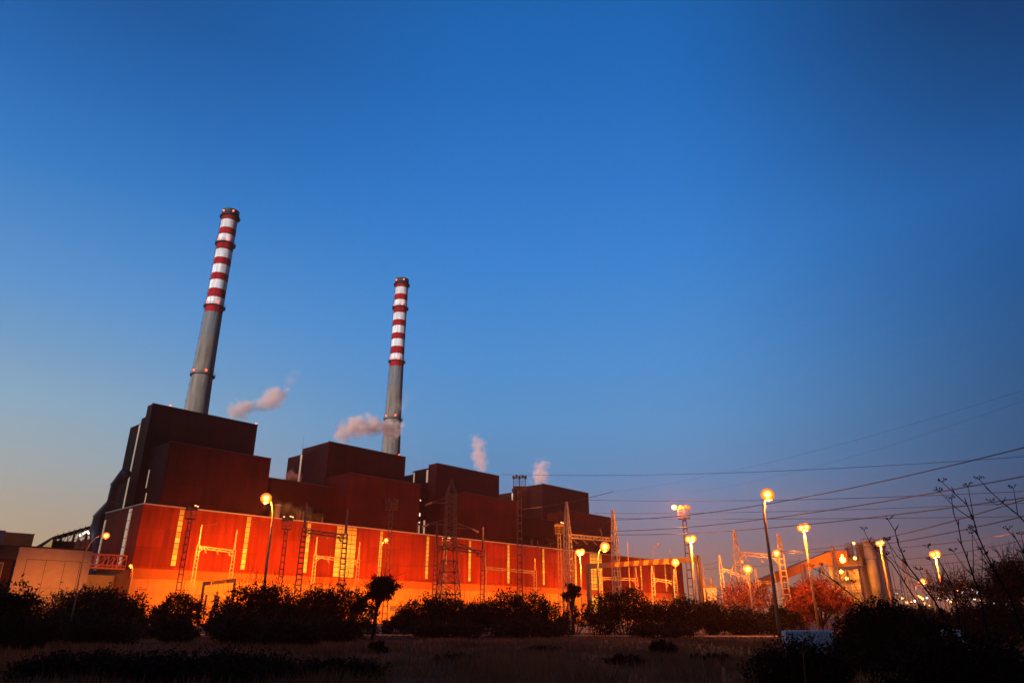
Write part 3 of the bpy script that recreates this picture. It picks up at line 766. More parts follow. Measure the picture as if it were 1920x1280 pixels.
# ================================================================ STREET LAMPS
def street_lamp(label, x, y, D, arm=0, lit=0.0, size=1.0, pole=.13, cluster=False, group="sodium street lamps of the power station", foot=None):
    """arm: pixels from the lamp head to the pole (signed, as in the photograph)"""
    lit *= 2.0
    hd = at(x, y, D); px = at(x + arm, y + 25, D) if arm else hd
    base = Vector((px.x, px.y, 0)); off = Vector((hd.x - base.x, hd.y - base.y, 0)); h = hd.z
    t = thing("street_lamp", label, "street lamp", base, 0, group)
    if arm:
        k = min(2.2, h * .28)
        pts = [(0, 0, 0), (0, 0, h * .5), (0, 0, h - k)]
        for f in (.2, .4, .6, .8, 1.0):
            a = f * math.pi / 2
            pts.append((off.x * .9 * (1 - math.cos(a)), off.y * .9 * (1 - math.cos(a)), h - k + (k + .05) * math.sin(a)))
        MB().tube(pts, [pole, pole * .9, pole * .75] + [pole * .6] * 5, 10).build("pole", M_POLE, t, True)
        hx = Vector((off.x, off.y, h)); d = off.normalized()
    else:
        MB().tube([(0, 0, 0), (0, 0, h * .5), (0, 0, h)], [pole, pole * .85, pole * .7], 10).build("pole", M_POLE, t, True)
        hx = Vector((0, 0, h + .1)); d = Vector((1, 0, 0))
    s_ = size
    if cluster:
        hb_ = MB().bar((-.5 * s_, 0, h), (.5 * s_, 0, h), .1); hb_.build("crossbar", M_POLE, t)
        for q in (-.26, .26):
            e = MB().ball((q * s_, -.1, h + .25 * s_ + q * .2), .44 * s_, .44 * s_, .44 * s_, 20, 14).build("lamp_head", M_GLOBE if lit else M_OFF, t, True)
            MB().ball((q * s_, .42, h + .25 * s_ + q * .2), .3 * s_, .3 * s_, .26 * s_, 10, 6).build("housing", M_GALV, e, True)
    else:
        hdm = MB(); hdm.ball((hx.x, hx.y, hx.z + .26 * s_), .34 * s_ * max(abs(d.x), .6), .26 * s_, .12 * s_, 12, 6)
        ho = hdm.build("lamp_head", M_GALV, t, True)
        MB().ball((hx.x, hx.y, hx.z - .04), .46 * s_, .46 * s_, .44 * s_, 20, 14).build("lamp_glass", M_GLOBE if lit else M_OFF, ho, True)
    if lit:
        lamp_light(t, (hx.x, hx.y, hx.z - .42 * s_), lit, size=.2 * s_, color=(1, .25, .02))
    return t
street_lamp("tall bright street lamp with a curved pole standing before the left boiler house", 499, 933, 78, 14, 7000, 1.25, .16)
street_lamp("dim curved street lamp in front of the hall's dark left gable", 199, 1003, 84, -38, 160, .75, .08)
street_lamp("small lamp on a short post at the corner of the podium", 245, 1060, 168, 2, 900, .8, .12)
street_lamp("small curved street lamp beside the grey floodlight mast", 724, 1012, 120, -11, 1600, .9, .10)
street_lamp("bright twin lamp on a straight thin post before the hall's right end", 1088, 1038, 140, 0, 9000, 1.35, .14, True)
street_lamp("curved street lamp glowing just above the left end of the striped portal", 1134, 1024, 90, -14, 3800, 1.35, .13)
street_lamp("dazzling lamp cluster beside the dark mast, above the striped portal's right post", 1295, 1014, 92, 0, 5200, 1.05, .12, True)
street_lamp("round lamp shining on the right end of the striped portal", 1266, 1054, 93, 2, 2200, 1.1, .11)
street_lamp("tallest and nearest street lamp, its long orange pole curving up against the sky", 1439, 926, 68, -8, 6200, 1.3, .17)
street_lamp("low bright lamp left of the tallest street lamp's pole", 1402, 1068, 86, 0, 2600, 1.15, .11)
street_lamp("tilted lamp on top of the central right-hand gantry", 1456, 1036, 101, 4, 2600, 1.1, .10)
street_lamp("bright twin lamp on a straight pole left of the silos", 1507, 993, 84, 0, 4600, 1.0, .14, True)
street_lamp("twin lamp on a straight pole immediately right of the silos", 1650, 1021, 104, 0, 3600, .8, .13, True)
street_lamp("glowing lamp behind the dry fennel stems at right", 1753, 1042, 100, 0, 5000, .95, .10, True)
street_lamp("small curved lamp low among the bare trees at right", 1731, 1088, 130, -14, 2200, .95, .11)
street_lamp("far reddish lamp seen between tree crowns near the right edge", 1809, 1097, 190, 0, 1500, .95, .12)
street_lamp("unlit curved street lamp in front of the central right-hand gantry", 1393, 1052, 92, -24, 0, .55, .08)
street_lamp("thin unlit lamp rising behind the hall roof left of the dark mast", 1234, 1020, 236, -9, 0, 1.2, .12)

# added floodlights, unseen behind the bushes, turned to the walls they wash
for (u, v, pw, au, av, az_, cn, lab) in ((-16, -36, 70000, -18.5, -5, 2.0, 58, "added low floodlight behind the bushes washing the foot of the pale workshop"), (228, -26, 80000, 232, 0, 5, 120, "added low floodlight washing the far right end of the hall"),
                            (16, -46, 190000, 22, 0, 7, 56, "floodlight on the ground turned up at the hall's left corner"), (50, -46, 110000, 54, 0, 7, 56, "added floodlight on the ground turned up at the hall between its second and third lit strips"),
                            (30, -24, 60000, 32, 0, 4, 120, "added low floodlight washing the podium near its left corner"), (75, -24, 80000, 77, 0, 4, 120, "added low floodlight washing the podium left of centre"),
                            (120, -24, 80000, 122, 0, 4, 120, "added low floodlight washing the podium behind the lattice pylon"), (165, -26, 120000, 168, 0, 4, 120, "added low floodlight washing the podium right of the tallest mast")):
    p = C0 + DU * u + DV * v; q_ = C0 + DU * au + DV * av
    t = thing("added_floodlight", lab, "floodlight", (p.x, p.y, 0), ROT, "added ground floodlights along the walls")
    MB().box(-.3, -.25, 0, .3, .25, .12).build("base", M_DSTEEL, t)
    h_ = MB().box(-.4, -.2, .3, .4, .06, .8).build("housing", M_DSTEEL, t); MB().box(-.36, .062, .34, .36, .09, .76).build("lens", M_SOD, h_)
    MB().bar((-.44, 0, .1), (-.44, 0, .6), .06).build("bracket", M_GALV, t)
    lamp_light(t, (0, .3, .6), pw, kind='SPOT', aim=(au - u, av - v, az_ - .6), cone=cn, blend=.9, size=.4, name="flood_light")

# ================================================================ SILO COMPLEX
def at_thing(name, label, cat, x, D, group=None):
    p = at(x, 1100, D); return thing(name, label, cat, (p.x, p.y, 0), math.atan2(p.y, p.x) - math.pi / 2, group)
def h_at(x, y, D): return at(x, y, D).z
DS = 270
for x, y, r, D, lab in ((1643, 1016, 1.75, 268, "pale slim concrete silo standing between the steel tower and the shaded silo"), (1661, 1024, 2.0, 272, "shaded slim concrete silo at the right end of the silo group")):
    t = at_thing("silo", lab, "silo", x, D, "concrete silos"); hh = h_at(x - 16, y, D)
    MB().tube([(0, 0, 0), (0, 0, hh)], r, 28).build("shell", M_SILO, t, True)
    MB().ring((0, 0), r, r + .35, hh - .4, hh + .1, 28).build("rim", M_DSTEEL, t)
    rl = MB()
    rl.ring((0, 0), r + .2, r + .3, hh + 1.1, hh + 1.2, 28)
    for k in range(14): rl.bar(((r + .25) * math.cos(k * .449), (r + .25) * math.sin(k * .449), hh), ((r + .25) * math.cos(k * .449), (r + .25) * math.sin(k * .449), hh + 1.2), .1)
    rl.build("railing", M_DSTEEL, t)
t = at_thing("equipment_tower", "dark-topped boxy steel tower between the transfer tower and the slim silos", "tower", 1616, 270)
hh = h_at(1602, 1018, 270)
MB().box(-3.0, 0, 0, 3.0, 6, hh - 7).build("wall", M_SILO, t)
b = MB().box(-2.9, .2, hh - 6.99, -1.0, 5.8, hh - 1.2).box(.2, .3, hh - 6.99, 2.7, 5.8, hh - .3)
b.build("machine_room", M_DSTEEL, t)
MB().tube([(-1.5, -.4, hh - 7), (-1.5, -.4, hh - .8)], .9, 16).build("filter_vessel", M_SILO, t, True)
b = MB()
for x in (-3.0, -1.0, 1.0, 2.95): b.bar((x, -.1, hh - 8), (x, -.1, hh), .2)
for z in (hh - 7, hh - 4.6, hh - 2.2, hh): b.bar((-3.0, -.1, z), (2.95, -.1, z), .18)
for z in (hh - 7, hh - 4.6, hh - 2.2): b.bar((-3, -.1, z), (-1, -.1, z + 2.4), .12).bar((1, -.1, z + 2.4), (2.95, -.1, z), .12)
b.build("steel_frame", M_DSTEEL, t)
t = at_thing("transfer_tower", "boxy orange-lit transfer tower at the top of the right-hand conveyor", "tower", 1582, 262)
hh = h_at(1570, 1032, 262)
MB().box(-4.2, 0, hh - 4.6, 2.6, 7, hh).build("upper_room", material("red_brown_cladding", (.30, .10, .05), .7, var=.15, scale=.4), t)
MB().box(-3.6, .6, 0, 5.4, 7, hh - 4.62).build("wall", M_SILO, t)
MB().box(2.62, 1, hh - 5, 6.8, 6, hh - 2.2).build("side_room", M_DSTEEL, t)
b = MB()
for z in np.arange(3, hh - 5, 3.4):
    b.box(-4.0, -.9, z, 6, -.02, z + .15)
    b.box(-4.0, -.9, z + 1.05, 6, -.82, z + 1.15)
for x in (-4, -.6, 2.7, 5.9): b.box(x, -.9, 0, x + .16, -.74, hh - 5)
b.build("walkways", M_DSTEEL, t)
MB().box(-.9, .55, 4, .6, .597, 6.3).build("door", M_DSTEEL, t)
for (x, y, s_, pw, lab) in ((1580, 1049, .95, 7000, "brightest wall lamp on the transfer tower"), (1576, 1070, .8, 5000, "wall lamp low on the transfer tower's left"), (1603, 1046, .5, 2600, "small lamp on the walkway between tower and silos"),
                  (1588, 1084, .5, 3600, "small lamp at the foot of the transfer tower"), (1601, 1018, .45, 0, "tiny white lamp on the top of the left silo"), (1579, 1041, .4, 0, "small lamp just above the brightest wall lamp on the tower")):
    p = at(x, y, 257); t2 = thing("wall_lamp", lab, "lamp", p, math.atan2(p.y, p.x) - math.pi / 2, "wall lamps on the transfer tower")
    MB().ball((0, 0, 0), s_).build("glass", M_SOD, t2, True); MB().bar((0, .3, .3), (0, 4, .8), .2).build("bracket", M_DSTEEL, t2)
    if pw: lamp_light(t2, (0, -1.6, 0), pw, size=.4, color=(1, .30, .02))
a, c = at(1420, 1096, 250), at(1560, 1040, 264)
t = thing("conveyor", "long straight conveyor gallery rising rightwards to the transfer tower", "conveyor", (a.x, a.y, 0))
MB().bar((0, 0, a.z), (c.x - a.x, c.y - a.y, c.z), 3.0, 2.7).build("gallery", material("red_brown_cladding", (.3, .1, .05)), t)
b = MB(); d_ = (c - a).normalized(); b.bar((0, 0, a.z + 1.5), (c.x - a.x, c.y - a.y, c.z + 1.5), 3.2, .15); b.build("roof", M_DSTEEL, t)
for f in (.08, .34, .6, .85):
    x, y, z = (c.x - a.x) * f, (c.y - a.y) * f, a.z + (c.z - a.z) * f - 1.35
    MB().bar((x - 1.6, y, 0), (x - .4, y, z), .35).bar((x + 1.6, y, 0), (x + .4, y, z), .35).bar((x - 1.2, y, z * .4), (x + .7, y, z * .75), .18).build("trestle_leg", M_DSTEEL, t)
t = at_thing("kiosk", "small pale equipment kiosk behind the marker post", "kiosk", 1328, 170)
hk = h_at(1328, 1101, 170)
MB().box(-1.6, 0, 0, 1.7, 3, hk).build("wall", M_WHITEW, t); MB().box(-1.8, -.2, hk, 1.9, 3.2, hk + .25).build("roof", M_DSTEEL, t)
for x in (-.9, .7): MB().tube([(x, 1, hk + .25), (x, 1, hk + 2.0)], .35, 10).build("bushing", M_PALE, t)
t = at_thing("low_block", "low reddish block building behind the lit leafy tree", "building", 1492, 240)
hk = h_at(1492, 1102, 240)
MB().box(-3.5, 0, 0, 4.5, 6, hk).build("wall", M_RED, t); MB().box(-3.7, -.2, hk, 4.7, 6.2, hk + .3).build("roof_edge", M_ROOF, t)

# ---- substation apparatus (post insulators on steel stands)
def apparatus(label, x, D, h, kind):
    t = at_thing("post_insulator", label, "insulator", x, D, "post insulators in the substation yard")
    b = MB().box(-.55, -.12, 0, -.38, .12, h * .5).box(.38, -.12, 0, .55, .12, h * .5).box(-.75, -.2, h * .5, .75, .2, h * .5 + .16)
    b.bar((-.45, 0, h * .1), (.45, 0, h * .45), .08); b.build("stand", M_GALV, t)
    for xx in ((-.5, .5) if kind else (0,)):
        b = MB(); z = h * .5 + .16
        b.tube([(xx, 0, z), (xx, 0, h)], .09, 8)
        while z < h - .1: b.tube([(xx, 0, z), (xx, 0, z + .05)], [.22, .12], 8); z += .14
        b.build("insulator", M_INS, t)
        b = MB().tube([(xx, 0, h), (xx, 0, h + .18)], .16, 8); b.build("terminal_cap", M_GALV, t)
for i, (x, D, h, k) in enumerate(((398, 96, 4.0, 1), (409, 98, 4.4, 0), (421, 96, 3.9, 1), (1358, 92, 3.6, 1), (1372, 96, 4.3, 0), (1386, 90, 3.2, 1), (1408, 94, 4.0, 1),
                                   (1420, 98, 4.6, 0), (1430, 90, 3.4, 1), (1446, 95, 4.2, 0), (1458, 92, 3.5, 1), (1472, 97, 3.9, 0), (1235, 100, 3.6, 1), (1246, 100, 4.0, 0))):
    apparatus("brown insulator on a steel stand, %s" % ("left yard under the small portal, left one", "left yard under the small portal, middle one", "left yard under the small portal, right one",
              "twin, first behind the twiggy tree", "single, second behind the twiggy tree", "twin, third behind the twiggy tree", "twin, left of the tallest lamp's pole", "single tall, left of the tallest lamp's pole",
              "twin, nearest left of the tallest lamp's pole", "single, just right of the tallest lamp's pole", "twin, right of the tallest lamp's pole", "single, beside the lit leafy tree",
              "twin, between bushes under the portal", "single, between bushes under the portal")[i], x, D, h, k)

# ================================================================ POWER LINES
WIRES = [((1152, 974), 112, (1920, 793), 62, 2.2, .035, "heavy conductor rising steeply rightwards, crossing the tallest street lamp's glow"),
         ((1154, 995), 112, (1920, 860), 64, 1.6, .035, "heavy conductor second below, rising rightwards across the sky"),
         ((1156, 1002), 112, (1920, 905), 66, 1.4, .033, "heavy conductor third below, rising gently rightwards"),
         ((940, 889), 150, (1920, 835), 120, 2.0, .03, "thin high line running almost level from the third boiler house"),
         ((1105, 937), 150, (1920, 908), 120, 1.2, .034, "thin level line starting at the rightmost boiler house"),
         ((1150, 971), 140, (1920, 963), 110, .4, .03, "thin level line passing behind the gantry top"),
         ((1150, 922), 170, (1920, 697), 110, 3.0, .011, "faint uppermost line rising steeply to the right edge"),
         ((1280, 925), 170, (1920, 716), 110, 3.0, .008, "faint line just below the uppermost one"),
         ((1458, 1033), 104, (1920, 901), 62, 1.6, .03, "line rising from the central right gantry through the fennel stems"),
         ((1459, 1037), 104, (1920, 942), 64, 1.2, .03, "second line from the central right gantry"),
         ((1606, 1028), 140, (1920, 983), 90, .9, .03, "line rising right from the gantry before the silos"),
         ((1692, 1048), 128, (1920, 1003), 96, .6, .03, "upper line right of the small far-right gantry"),
         ((1694, 1060), 128, (1920, 1026), 98, .6, .028, "lower line right of the small far-right gantry"),
         ((1700, 1075), 140, (1920, 1049), 100, .5, .028, "lowest line at the far right, passing above the tree crowns"),
         ((1560, 1047), 140, (1692, 1040), 128, .4, .025, "short line between the gantry before the silos and the far-right gantry"),
         ((1320, 1066), 150, (1500, 1050), 150, .4, .028, "level line passing behind the tallest street lamp's pole"),
         ((1115, 962), 150, (1920, 934), 118, .8, .028, "thin nearly level line between the two heaviest rising conductors"),
         ((980, 954), 125, (1150, 921), 90, .3, .03, "orange-lit wire running over the top of the tall pointed gantry"),
         ((960, 1031), 140, (1150, 975), 98, .8, .03, "upper slack line left of the tall pointed gantry"),
         ((960, 1042), 140, (1150, 998), 98, .9, .03, "lower slack line left of the tall pointed gantry"),
         ((379, 984), 150, (408, 981), 140, .1, .025, "short wire from the leftmost orange gantry's spire"),
         ((596, 1007), 152, (652, 1003), 145, .1, .025, "short wire from the thin orange gantry to the dark one"),
         ((676, 1052), 152, (840, 1060), 150, .5, .03, "level wire right of the thin orange gantry"),
         ((1320, 1058), 150, (1349, 1052), 150, .1, .03, "short wire left of the small far gantry")]
for (p1, d1, p2, d2, sag, r, lab) in WIRES:
    A, B = at(*p1, d1), at(*p2, d2)
    ext = 1.35 if p2[0] > 1900 else 1.0
    B = A + (B - A) * ext; n = 22; pts = []
    for k in range(n + 1):
        f = k / n; q = A.lerp(B, f); q.z -= 4 * sag * f * (1 - f); pts.append(q - A)
    o = MB().tube(pts, r * 1.2, 5).build("power_line", M_WIRE, None); o.location = A
    tag(o, lab, "power line", "overhead lines")
for i, (x, y, D, lab) in enumerate(((1176, 1012, 150, "thin rod standing behind the tall pointed gantry's right leg"), (1256, 1030, 118, "thin reddish rod left of the dark mast above the striped portal"),
        (1319, 1060, 96, "thin dark rod right of the marker post"), (1498, 1040, 140, "thin rod left of the twin lamp before the silos"), (1538, 1048, 150, "thin rod over the low block roof"),
        (1672, 1066, 130, "thin rod just right of the lamp beside the silos"), (1186, 1020, 215, "thin rod on the far end of the hall roof"), (1104, 1060, 130, "thin rod close behind the striped portal's left post"))):
    p = at(x, y, D); t = thing("lightning_rod", lab, "rod", (p.x, p.y, 0), 0, "lightning rods in the yard")
    MB().tube([(0, 0, 0), (0, 0, p.z * .6), (0, 0, p.z)], [.14, .09, .03], 6).build("rod", M_GALV, t)
    MB().box(-.3, -.3, 0, .3, .3, .25).build("footing", M_CONC, t)
# droppers hanging from the slack lines
for i, (x, y0, y1, D) in enumerate(((1007, 1014, 1058, 118), (1031, 1018, 1060, 118), (1125, 992, 1024, 105))):
    A, B = at(x, y0, D), at(x + 6, y1, D + 12)
    o = MB().tube([(0, 0, 0), (B - A) * .5 + Vector((.3, 0, -.2)), B - A], .04, 6).build("dropper_cable", M_PALE); o.location = A
    tag(o, "pale hanging dropper cable, %s of the three near the tall pointed gantry" % ("left", "middle", "right")[i], "cable", "dropper cables")

# ================================================================ DISTANT LAMPS
FAR = [(1681, 1112, 0), (1692, 1121, 1), (1700, 1129, 1), (1709, 1129, 1), (1715, 1126, 0), (1722, 1117, 1), (1726, 1119, 1), (1730, 1122, 1), (1738, 1120, 0), (1746, 1119, 1), (1751, 1119, 1), (1761, 1122, 0), (1733, 1131, 1),
       (1777, 1124, 0), (1782, 1128, 1), (1785, 1124, 0), (1795, 1107, 1), (1795, 1115, 1), (1797, 1120, 1), (1804, 1109, 0), (1812, 1103, 0), (1822, 1104, 0), (1833, 1109, 0), (1848, 1115, 0), (1853, 1119, 1),
       (1858, 1124, 1), (1838, 1124, 1), (1876, 1105, 1), (1814, 1122, 0), (1827, 1122, 0), (1626, 1128, 0), (1594, 1119, 0), (1862, 1132, 0), (1886, 1137, 0), (1911, 1132, 0), (1683, 1123, 1), (1741, 1134, 1)]
for i, (x, y, k) in enumerate(FAR):
    D = 330 + (i * 37) % 90; p = at(x, y, D)
    t = thing("distant_lamp", "tiny orange lamp twinkling far off through the trees at right" if k else "tiny white lamp twinkling far off through the trees at right", "lamp", (p.x, p.y, 0), 0,
              "tiny orange lamps far off at right" if k else "tiny white lamps far off at right")
    MB().tube([(0, 0, 0), (0, 0, p.z)], .15, 5).build("pole", M_DSTEEL, t)
    MB().ball((0, 0, p.z), .36 + .25 * ((i * 7) % 5) / 4, nu=8, nv=6).build("lamp_glass", M_SODF if k else M_WHT, t, True)

# ================================================================ VEGETATION
def leaf_quads(blobs, n, size, shell=.55, droop=0):
    """irregular leaf clump cloud over a set of ellipsoids"""
    out_ = []; tot = sum(b[3] * b[4] * b[5] for b in blobs) ** 1.0
    for bx, by, bz, rx, ry, rz in blobs:
        k = max(40, int(n * (rx * ry * rz) / tot))
        nc = max(10, k // 26)
        d = NP.normal(size=(nc, 3)); d /= np.linalg.norm(d, axis=1)[:, None]
        rr = (shell + (1 - shell) * NP.random((nc, 1))) * (.80 + .32 * NP.random((nc, 1)))
        cc = d * rr * np.array([rx, ry, rz]) + np.array([bx, by, bz])
        idx = NP.integers(0, nc, k); cr = .16 * (rx + ry + rz) / 3
        c = cc[idx] + NP.normal(size=(k, 3)) * cr
        s1 = size * (.6 + .8 * NP.random((k, 1)))
        a = NP.normal(size=(k, 3)); a /= np.linalg.norm(a, axis=1)[:, None]
        b_ = np.cross(a, NP.normal(size=(k, 3))); b_ /= np.linalg.norm(b_, axis=1)[:, None] + 1e-9
        a = a * s1; b_ = b_ * s1 * .38
        q = np.stack([c - a, c + b_, c + a, c - b_], axis=1)
        out_.append(q)
    V = np.concatenate(out_); V = V[V[:, :, 2].min(axis=1) > 0.0]
    return V
def twigs(mb, blobs, n, ln, r, rnd):
    for _ in range(n):
        b = blobs[rnd.randrange(len(blobs))]
        th, ph = rnd.uniform(0, 2 * math.pi), rnd.uniform(-.1, 1.45)
        d = Vector((math.cos(th) * math.cos(ph), math.sin(th) * math.cos(ph), math.sin(ph)))
        c = Vector(b[:3]); e = Vector((d.x * b[3], d.y * b[4], d.z * b[5]))
        p0 = c + e * .55; L = ln * rnd.uniform(.5, 1.2)
        pts = [p0]; dd = d.copy()
        for k in range(4):
            dd = (dd + Vector((rnd.uniform(-.3, .3), rnd.uniform(-.3, .3), rnd.uniform(-.1, .25)))).normalized(); pts.append(pts[-1] + dd * L / 4 + e * .12)
        mb.tube(pts, [r, r * .8, r * .6, r * .45, r * .25], 4, False)
        if rnd.random() < .7:
            q = pts[2]; dd = (dd + Vector((rnd.uniform(-.8, .8), rnd.uniform(-.8, .8), rnd.uniform(-.3, .6)))).normalized()
            mb.tube([q, q + dd * L * .3, q + dd * L * .5 + Vector((0, 0, .1))], [r * .6, r * .45, r * .2], 4, False)
def shrub(name, label, cat, x, ytop, D, width_px, n, leaf=.13, mat=None, nb=6, ntw=26, tw=1.0, seed=1, group="shrubs along the yard fence", depth=.7, low=.30, twr=.02):
    """bush reaching pixel ytop at column x, width_px wide, standing on the ground D metres away"""
    if D > 45: width_px *= 1.22; n = int(n * 1.3); ntw = int(ntw * 1.6)
    rnd = random.Random(seed); p = at(x, ytop, D); h = p.z; w = width_px / 1399 * math.hypot(p.x, p.y) * .5 * math.cos(math.atan2(p.x, p.y))
    t = thing(name, label, cat, (p.x, p.y, 0), 0, group)
    blobs = []
    for k in range(nb):
        f = (k + .5) / nb * 2 - 1
        top = h * (1 - .28 * abs(f) ** 2.2 - rnd.uniform(0, .16)); rz = top * rnd.uniform(.34, .46); rx = w * rnd.uniform(.30, .42)
        blobs.append((f * w * .72, rnd.uniform(-1, 1) * w * depth * .35, top - rz * 1.02, rx, rx * 1.1, rz))
    for k in range(max(2, nb // 2)):
        f = rnd.uniform(-.8, .8); blobs.append((f * w * .8, rnd.uniform(-.3, .3) * w, h * low * .8, w * .38, w * .4, h * low))
    st = MB()
    for b in blobs: st.tube([(b[0] * .2, b[1] * .2, 0), (b[0] * .55, b[1] * .5, b[2] * .5), (b[0], b[1], b[2] + b[5] * .5)], [.09, .06, .02], 5)
    twigs(st, blobs, ntw, tw, twr, rnd)
    st.build("stems", M_BARK, t)
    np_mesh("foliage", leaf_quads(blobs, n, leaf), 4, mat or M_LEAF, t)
    return t
def tree(name, label, x, ytop, D, crown_px, n, leaf=.13, mat=None, seed=1, trunk=.45, flat=1.0, ntw=40, group="trees by the yard", twr=.02, nb=7, tw=1.2, lean=0):
    rnd = random.Random(seed); p = at(x, ytop, D); h = p.z; w = crown_px / 1399 * D * .5
    t = thing(name, label, "tree", (p.x, p.y, 0), 0, group)
    blobs = []; cz = h - (h - h * trunk) * .5; hz = (h - h * trunk) * .5
    for k in range(nb):
        a = 2 * math.pi * k / nb + rnd.uniform(-.4, .4); q = rnd.uniform(.25, .62)
        blobs.append((lean + w * q * math.cos(a), w * q * math.sin(a), cz + hz * rnd.uniform(-.45, .5), w * rnd.uniform(.38, .55), w * rnd.uniform(.38, .55), hz * rnd.uniform(.4, .55) * flat))
    blobs.append((lean, 0, h - hz * .5, w * .5, w * .5, hz * .5))
    tr = MB(); fk = h * trunk * .8
    tr.tube([(0, 0, 0), (.1, 0, fk * .5), (lean * .3, .05, fk)], [.055 * h * .5 + .05, .05 * h * .4 + .04, .1], 8)
    for b in blobs:
        c = Vector(b[:3]); m_ = Vector((lean * .4 + b[0] * .35, b[1] * .35, fk + (c.z - fk) * .45))
        tr.tube([(lean * .3, .05, fk * .96), m_, c, c + Vector((b[0] * .25, b[1] * .25, b[5] * .6))], [.1, .07, .045, .015], 6)
    tr.build("trunk", M_BARK, t)
    tb = MB(); twigs(tb, blobs, ntw, tw, twr, rnd); tb.build("twigs", M_BARK, t)
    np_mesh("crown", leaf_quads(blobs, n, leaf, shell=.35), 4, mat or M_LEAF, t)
    return t
shrub("bush", "huge dark rounded bush cut by the left edge of the picture", "bush", 8, 1075, 52, 140, 9000, .13, seed=3)
shrub("bush", "broad dark bush below the footbridge and podium corner", "bush", 192, 1090, 72, 170, 12000, .14, seed=4, nb=7)
shrub("bush", "round dark bush in front of the leftmost floodlight mast", "bush", 340, 1100, 78, 96, 7000, .13, seed=5)
shrub("bush", "large black bush left of centre, red twigs arching off its top", "bush", 492, 1082, 62, 150, 12000, .12, seed=6, ntw=90, tw=2.0, nb=6)
shrub("bush", "wide black bush left of the small umbrella-shaped tree", "bush", 628, 1092, 68, 145, 12000, .13, seed=8, ntw=60, tw=1.3)
tree("umbrella_tree", "small black umbrella-shaped tree leaning over the gap between bushes", 706, 1076, 56, 92, 8000, .09, seed=37, trunk=.55, ntw=30, flat=.85, nb=6, lean=.45)
shrub("bush", "dense dark bush directly below the lattice pylon", "bush", 824, 1104, 74, 135, 11000, .13, seed=10, nb=7)
shrub("bush", "dense dark bush with ragged top below the tallest mast", "bush", 962, 1106, 74, 165, 13000, .13, seed=11, nb=8, ntw=50)
tree("round_tree", "little round-headed tree left of the striped portal's post", 1071, 1090, 76, 44, 3500, .10, seed=12, trunk=.55, ntw=10, nb=5)
shrub("bush", "thin ragged bush at the foot of the round-headed tree", "bush", 1078, 1130, 78, 70, 2500, .11, seed=13, ntw=50, nb=4)
shrub("bush", "dark bush with reddish top under the striped portal's beam", "bush", 1168, 1098, 76, 130, 9000, .13, seed=14, ntw=60, nb=6)
shrub("bush", "dark bush under the striped portal's right post", "bush", 1270, 1106, 76, 96, 7000, .13, seed=15, ntw=40)
tree("twiggy_tree", "bare twiggy reddish tree left of the tallest lamp's pole", 1388, 1088, 92, 150, 4500, .12, M_LEAF2, seed=16, trunk=.30, ntw=190, nb=8, twr=.028)
shrub("bush", "low dark scrub under the twiggy tree", "bush", 1385, 1135, 80, 150, 7000, .13, seed=17)
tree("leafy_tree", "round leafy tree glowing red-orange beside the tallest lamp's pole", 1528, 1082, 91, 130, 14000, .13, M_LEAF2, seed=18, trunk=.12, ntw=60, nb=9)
tree("bare_tree", "wispy tree behind the fennel stems, below the glowing lamp", 1785, 1072, 90, 96, 2600, .12, seed=19, trunk=.35, ntw=170, nb=7, twr=.03, tw=1.6)
tree("bare_tree", "large dark wispy tree at the right edge of the picture", 1888, 1040, 62, 130, 9000, .11, seed=20, trunk=.25, ntw=170, nb=8, twr=.024, tw=1.5)
shrub("bush", "dark mass of bush under the right-edge tree", "bush", 1862, 1120, 52, 190, 10000, .11, seed=21, nb=7)
shrub("bush", "low dark bush behind the white blocks, below the glowing lamps", "bush", 1715, 1128, 70, 150, 7000, .12, seed=22)
for k, (x, y, D, w_, sd_, lab) in enumerate(((262, 1142, 80, 60, 41, "low scrub filling the gap right of the broad bush at far left"), (420, 1150, 76, 70, 42, "low scrub under the small grey portal"),
        (560, 1118, 70, 70, 43, "ragged reddish scrub between the two large black bushes left of centre"), (748, 1152, 80, 50, 44, "low scrub right of the umbrella-shaped tree"),
        (895, 1122, 78, 60, 45, "ragged scrub between the two bushes under pylon and tallest mast"), (1330, 1120, 78, 70, 46, "scrub under the marker post"), (1460, 1130, 82, 70, 47, "scrub between twiggy tree and lit leafy tree"),
        (1620, 1135, 60, 110, 48, "dark scrub below the silos"), (100, 1140, 66, 70, 49, "low scrub between the huge left bush and the broad one"))):
    shrub("scrub", lab, "bush", x, y, D, w_, 4200, .12, seed=sd_, nb=5, ntw=45, tw=1.1)
for k, (x, y, D, w_, sd_, lab) in enumerate(((55, 1150, 50, 120, 61, "low black scrub at the foot of the huge left bush"), (190, 1152, 54, 150, 62, "low black scrub in front of the broad bush at far left"),
        (330, 1158, 58, 90, 63, "low black scrub in front of the round bush under the leftmost mast"), (470, 1150, 50, 130, 64, "low black scrub in front of the large bush with red twigs"), (545, 1158, 46, 110, 68, "black scrub patch in the grass left of centre"),
        (640, 1152, 54, 140, 65, "low black scrub in front of the wide bush left of centre"), (830, 1158, 64, 130, 66, "low black scrub in front of the bush below the pylon"), (985, 1160, 64, 150, 67, "low black scrub in front of the ragged bush below the tallest mast"),
        (1235, 1162, 66, 120, 69, "low black scrub under the striped portal's beam"))):
    shrub("scrub", lab, "bush", x, y, D, w_, 6000, .09, seed=sd_, nb=6, ntw=40, tw=.8, low=.4)
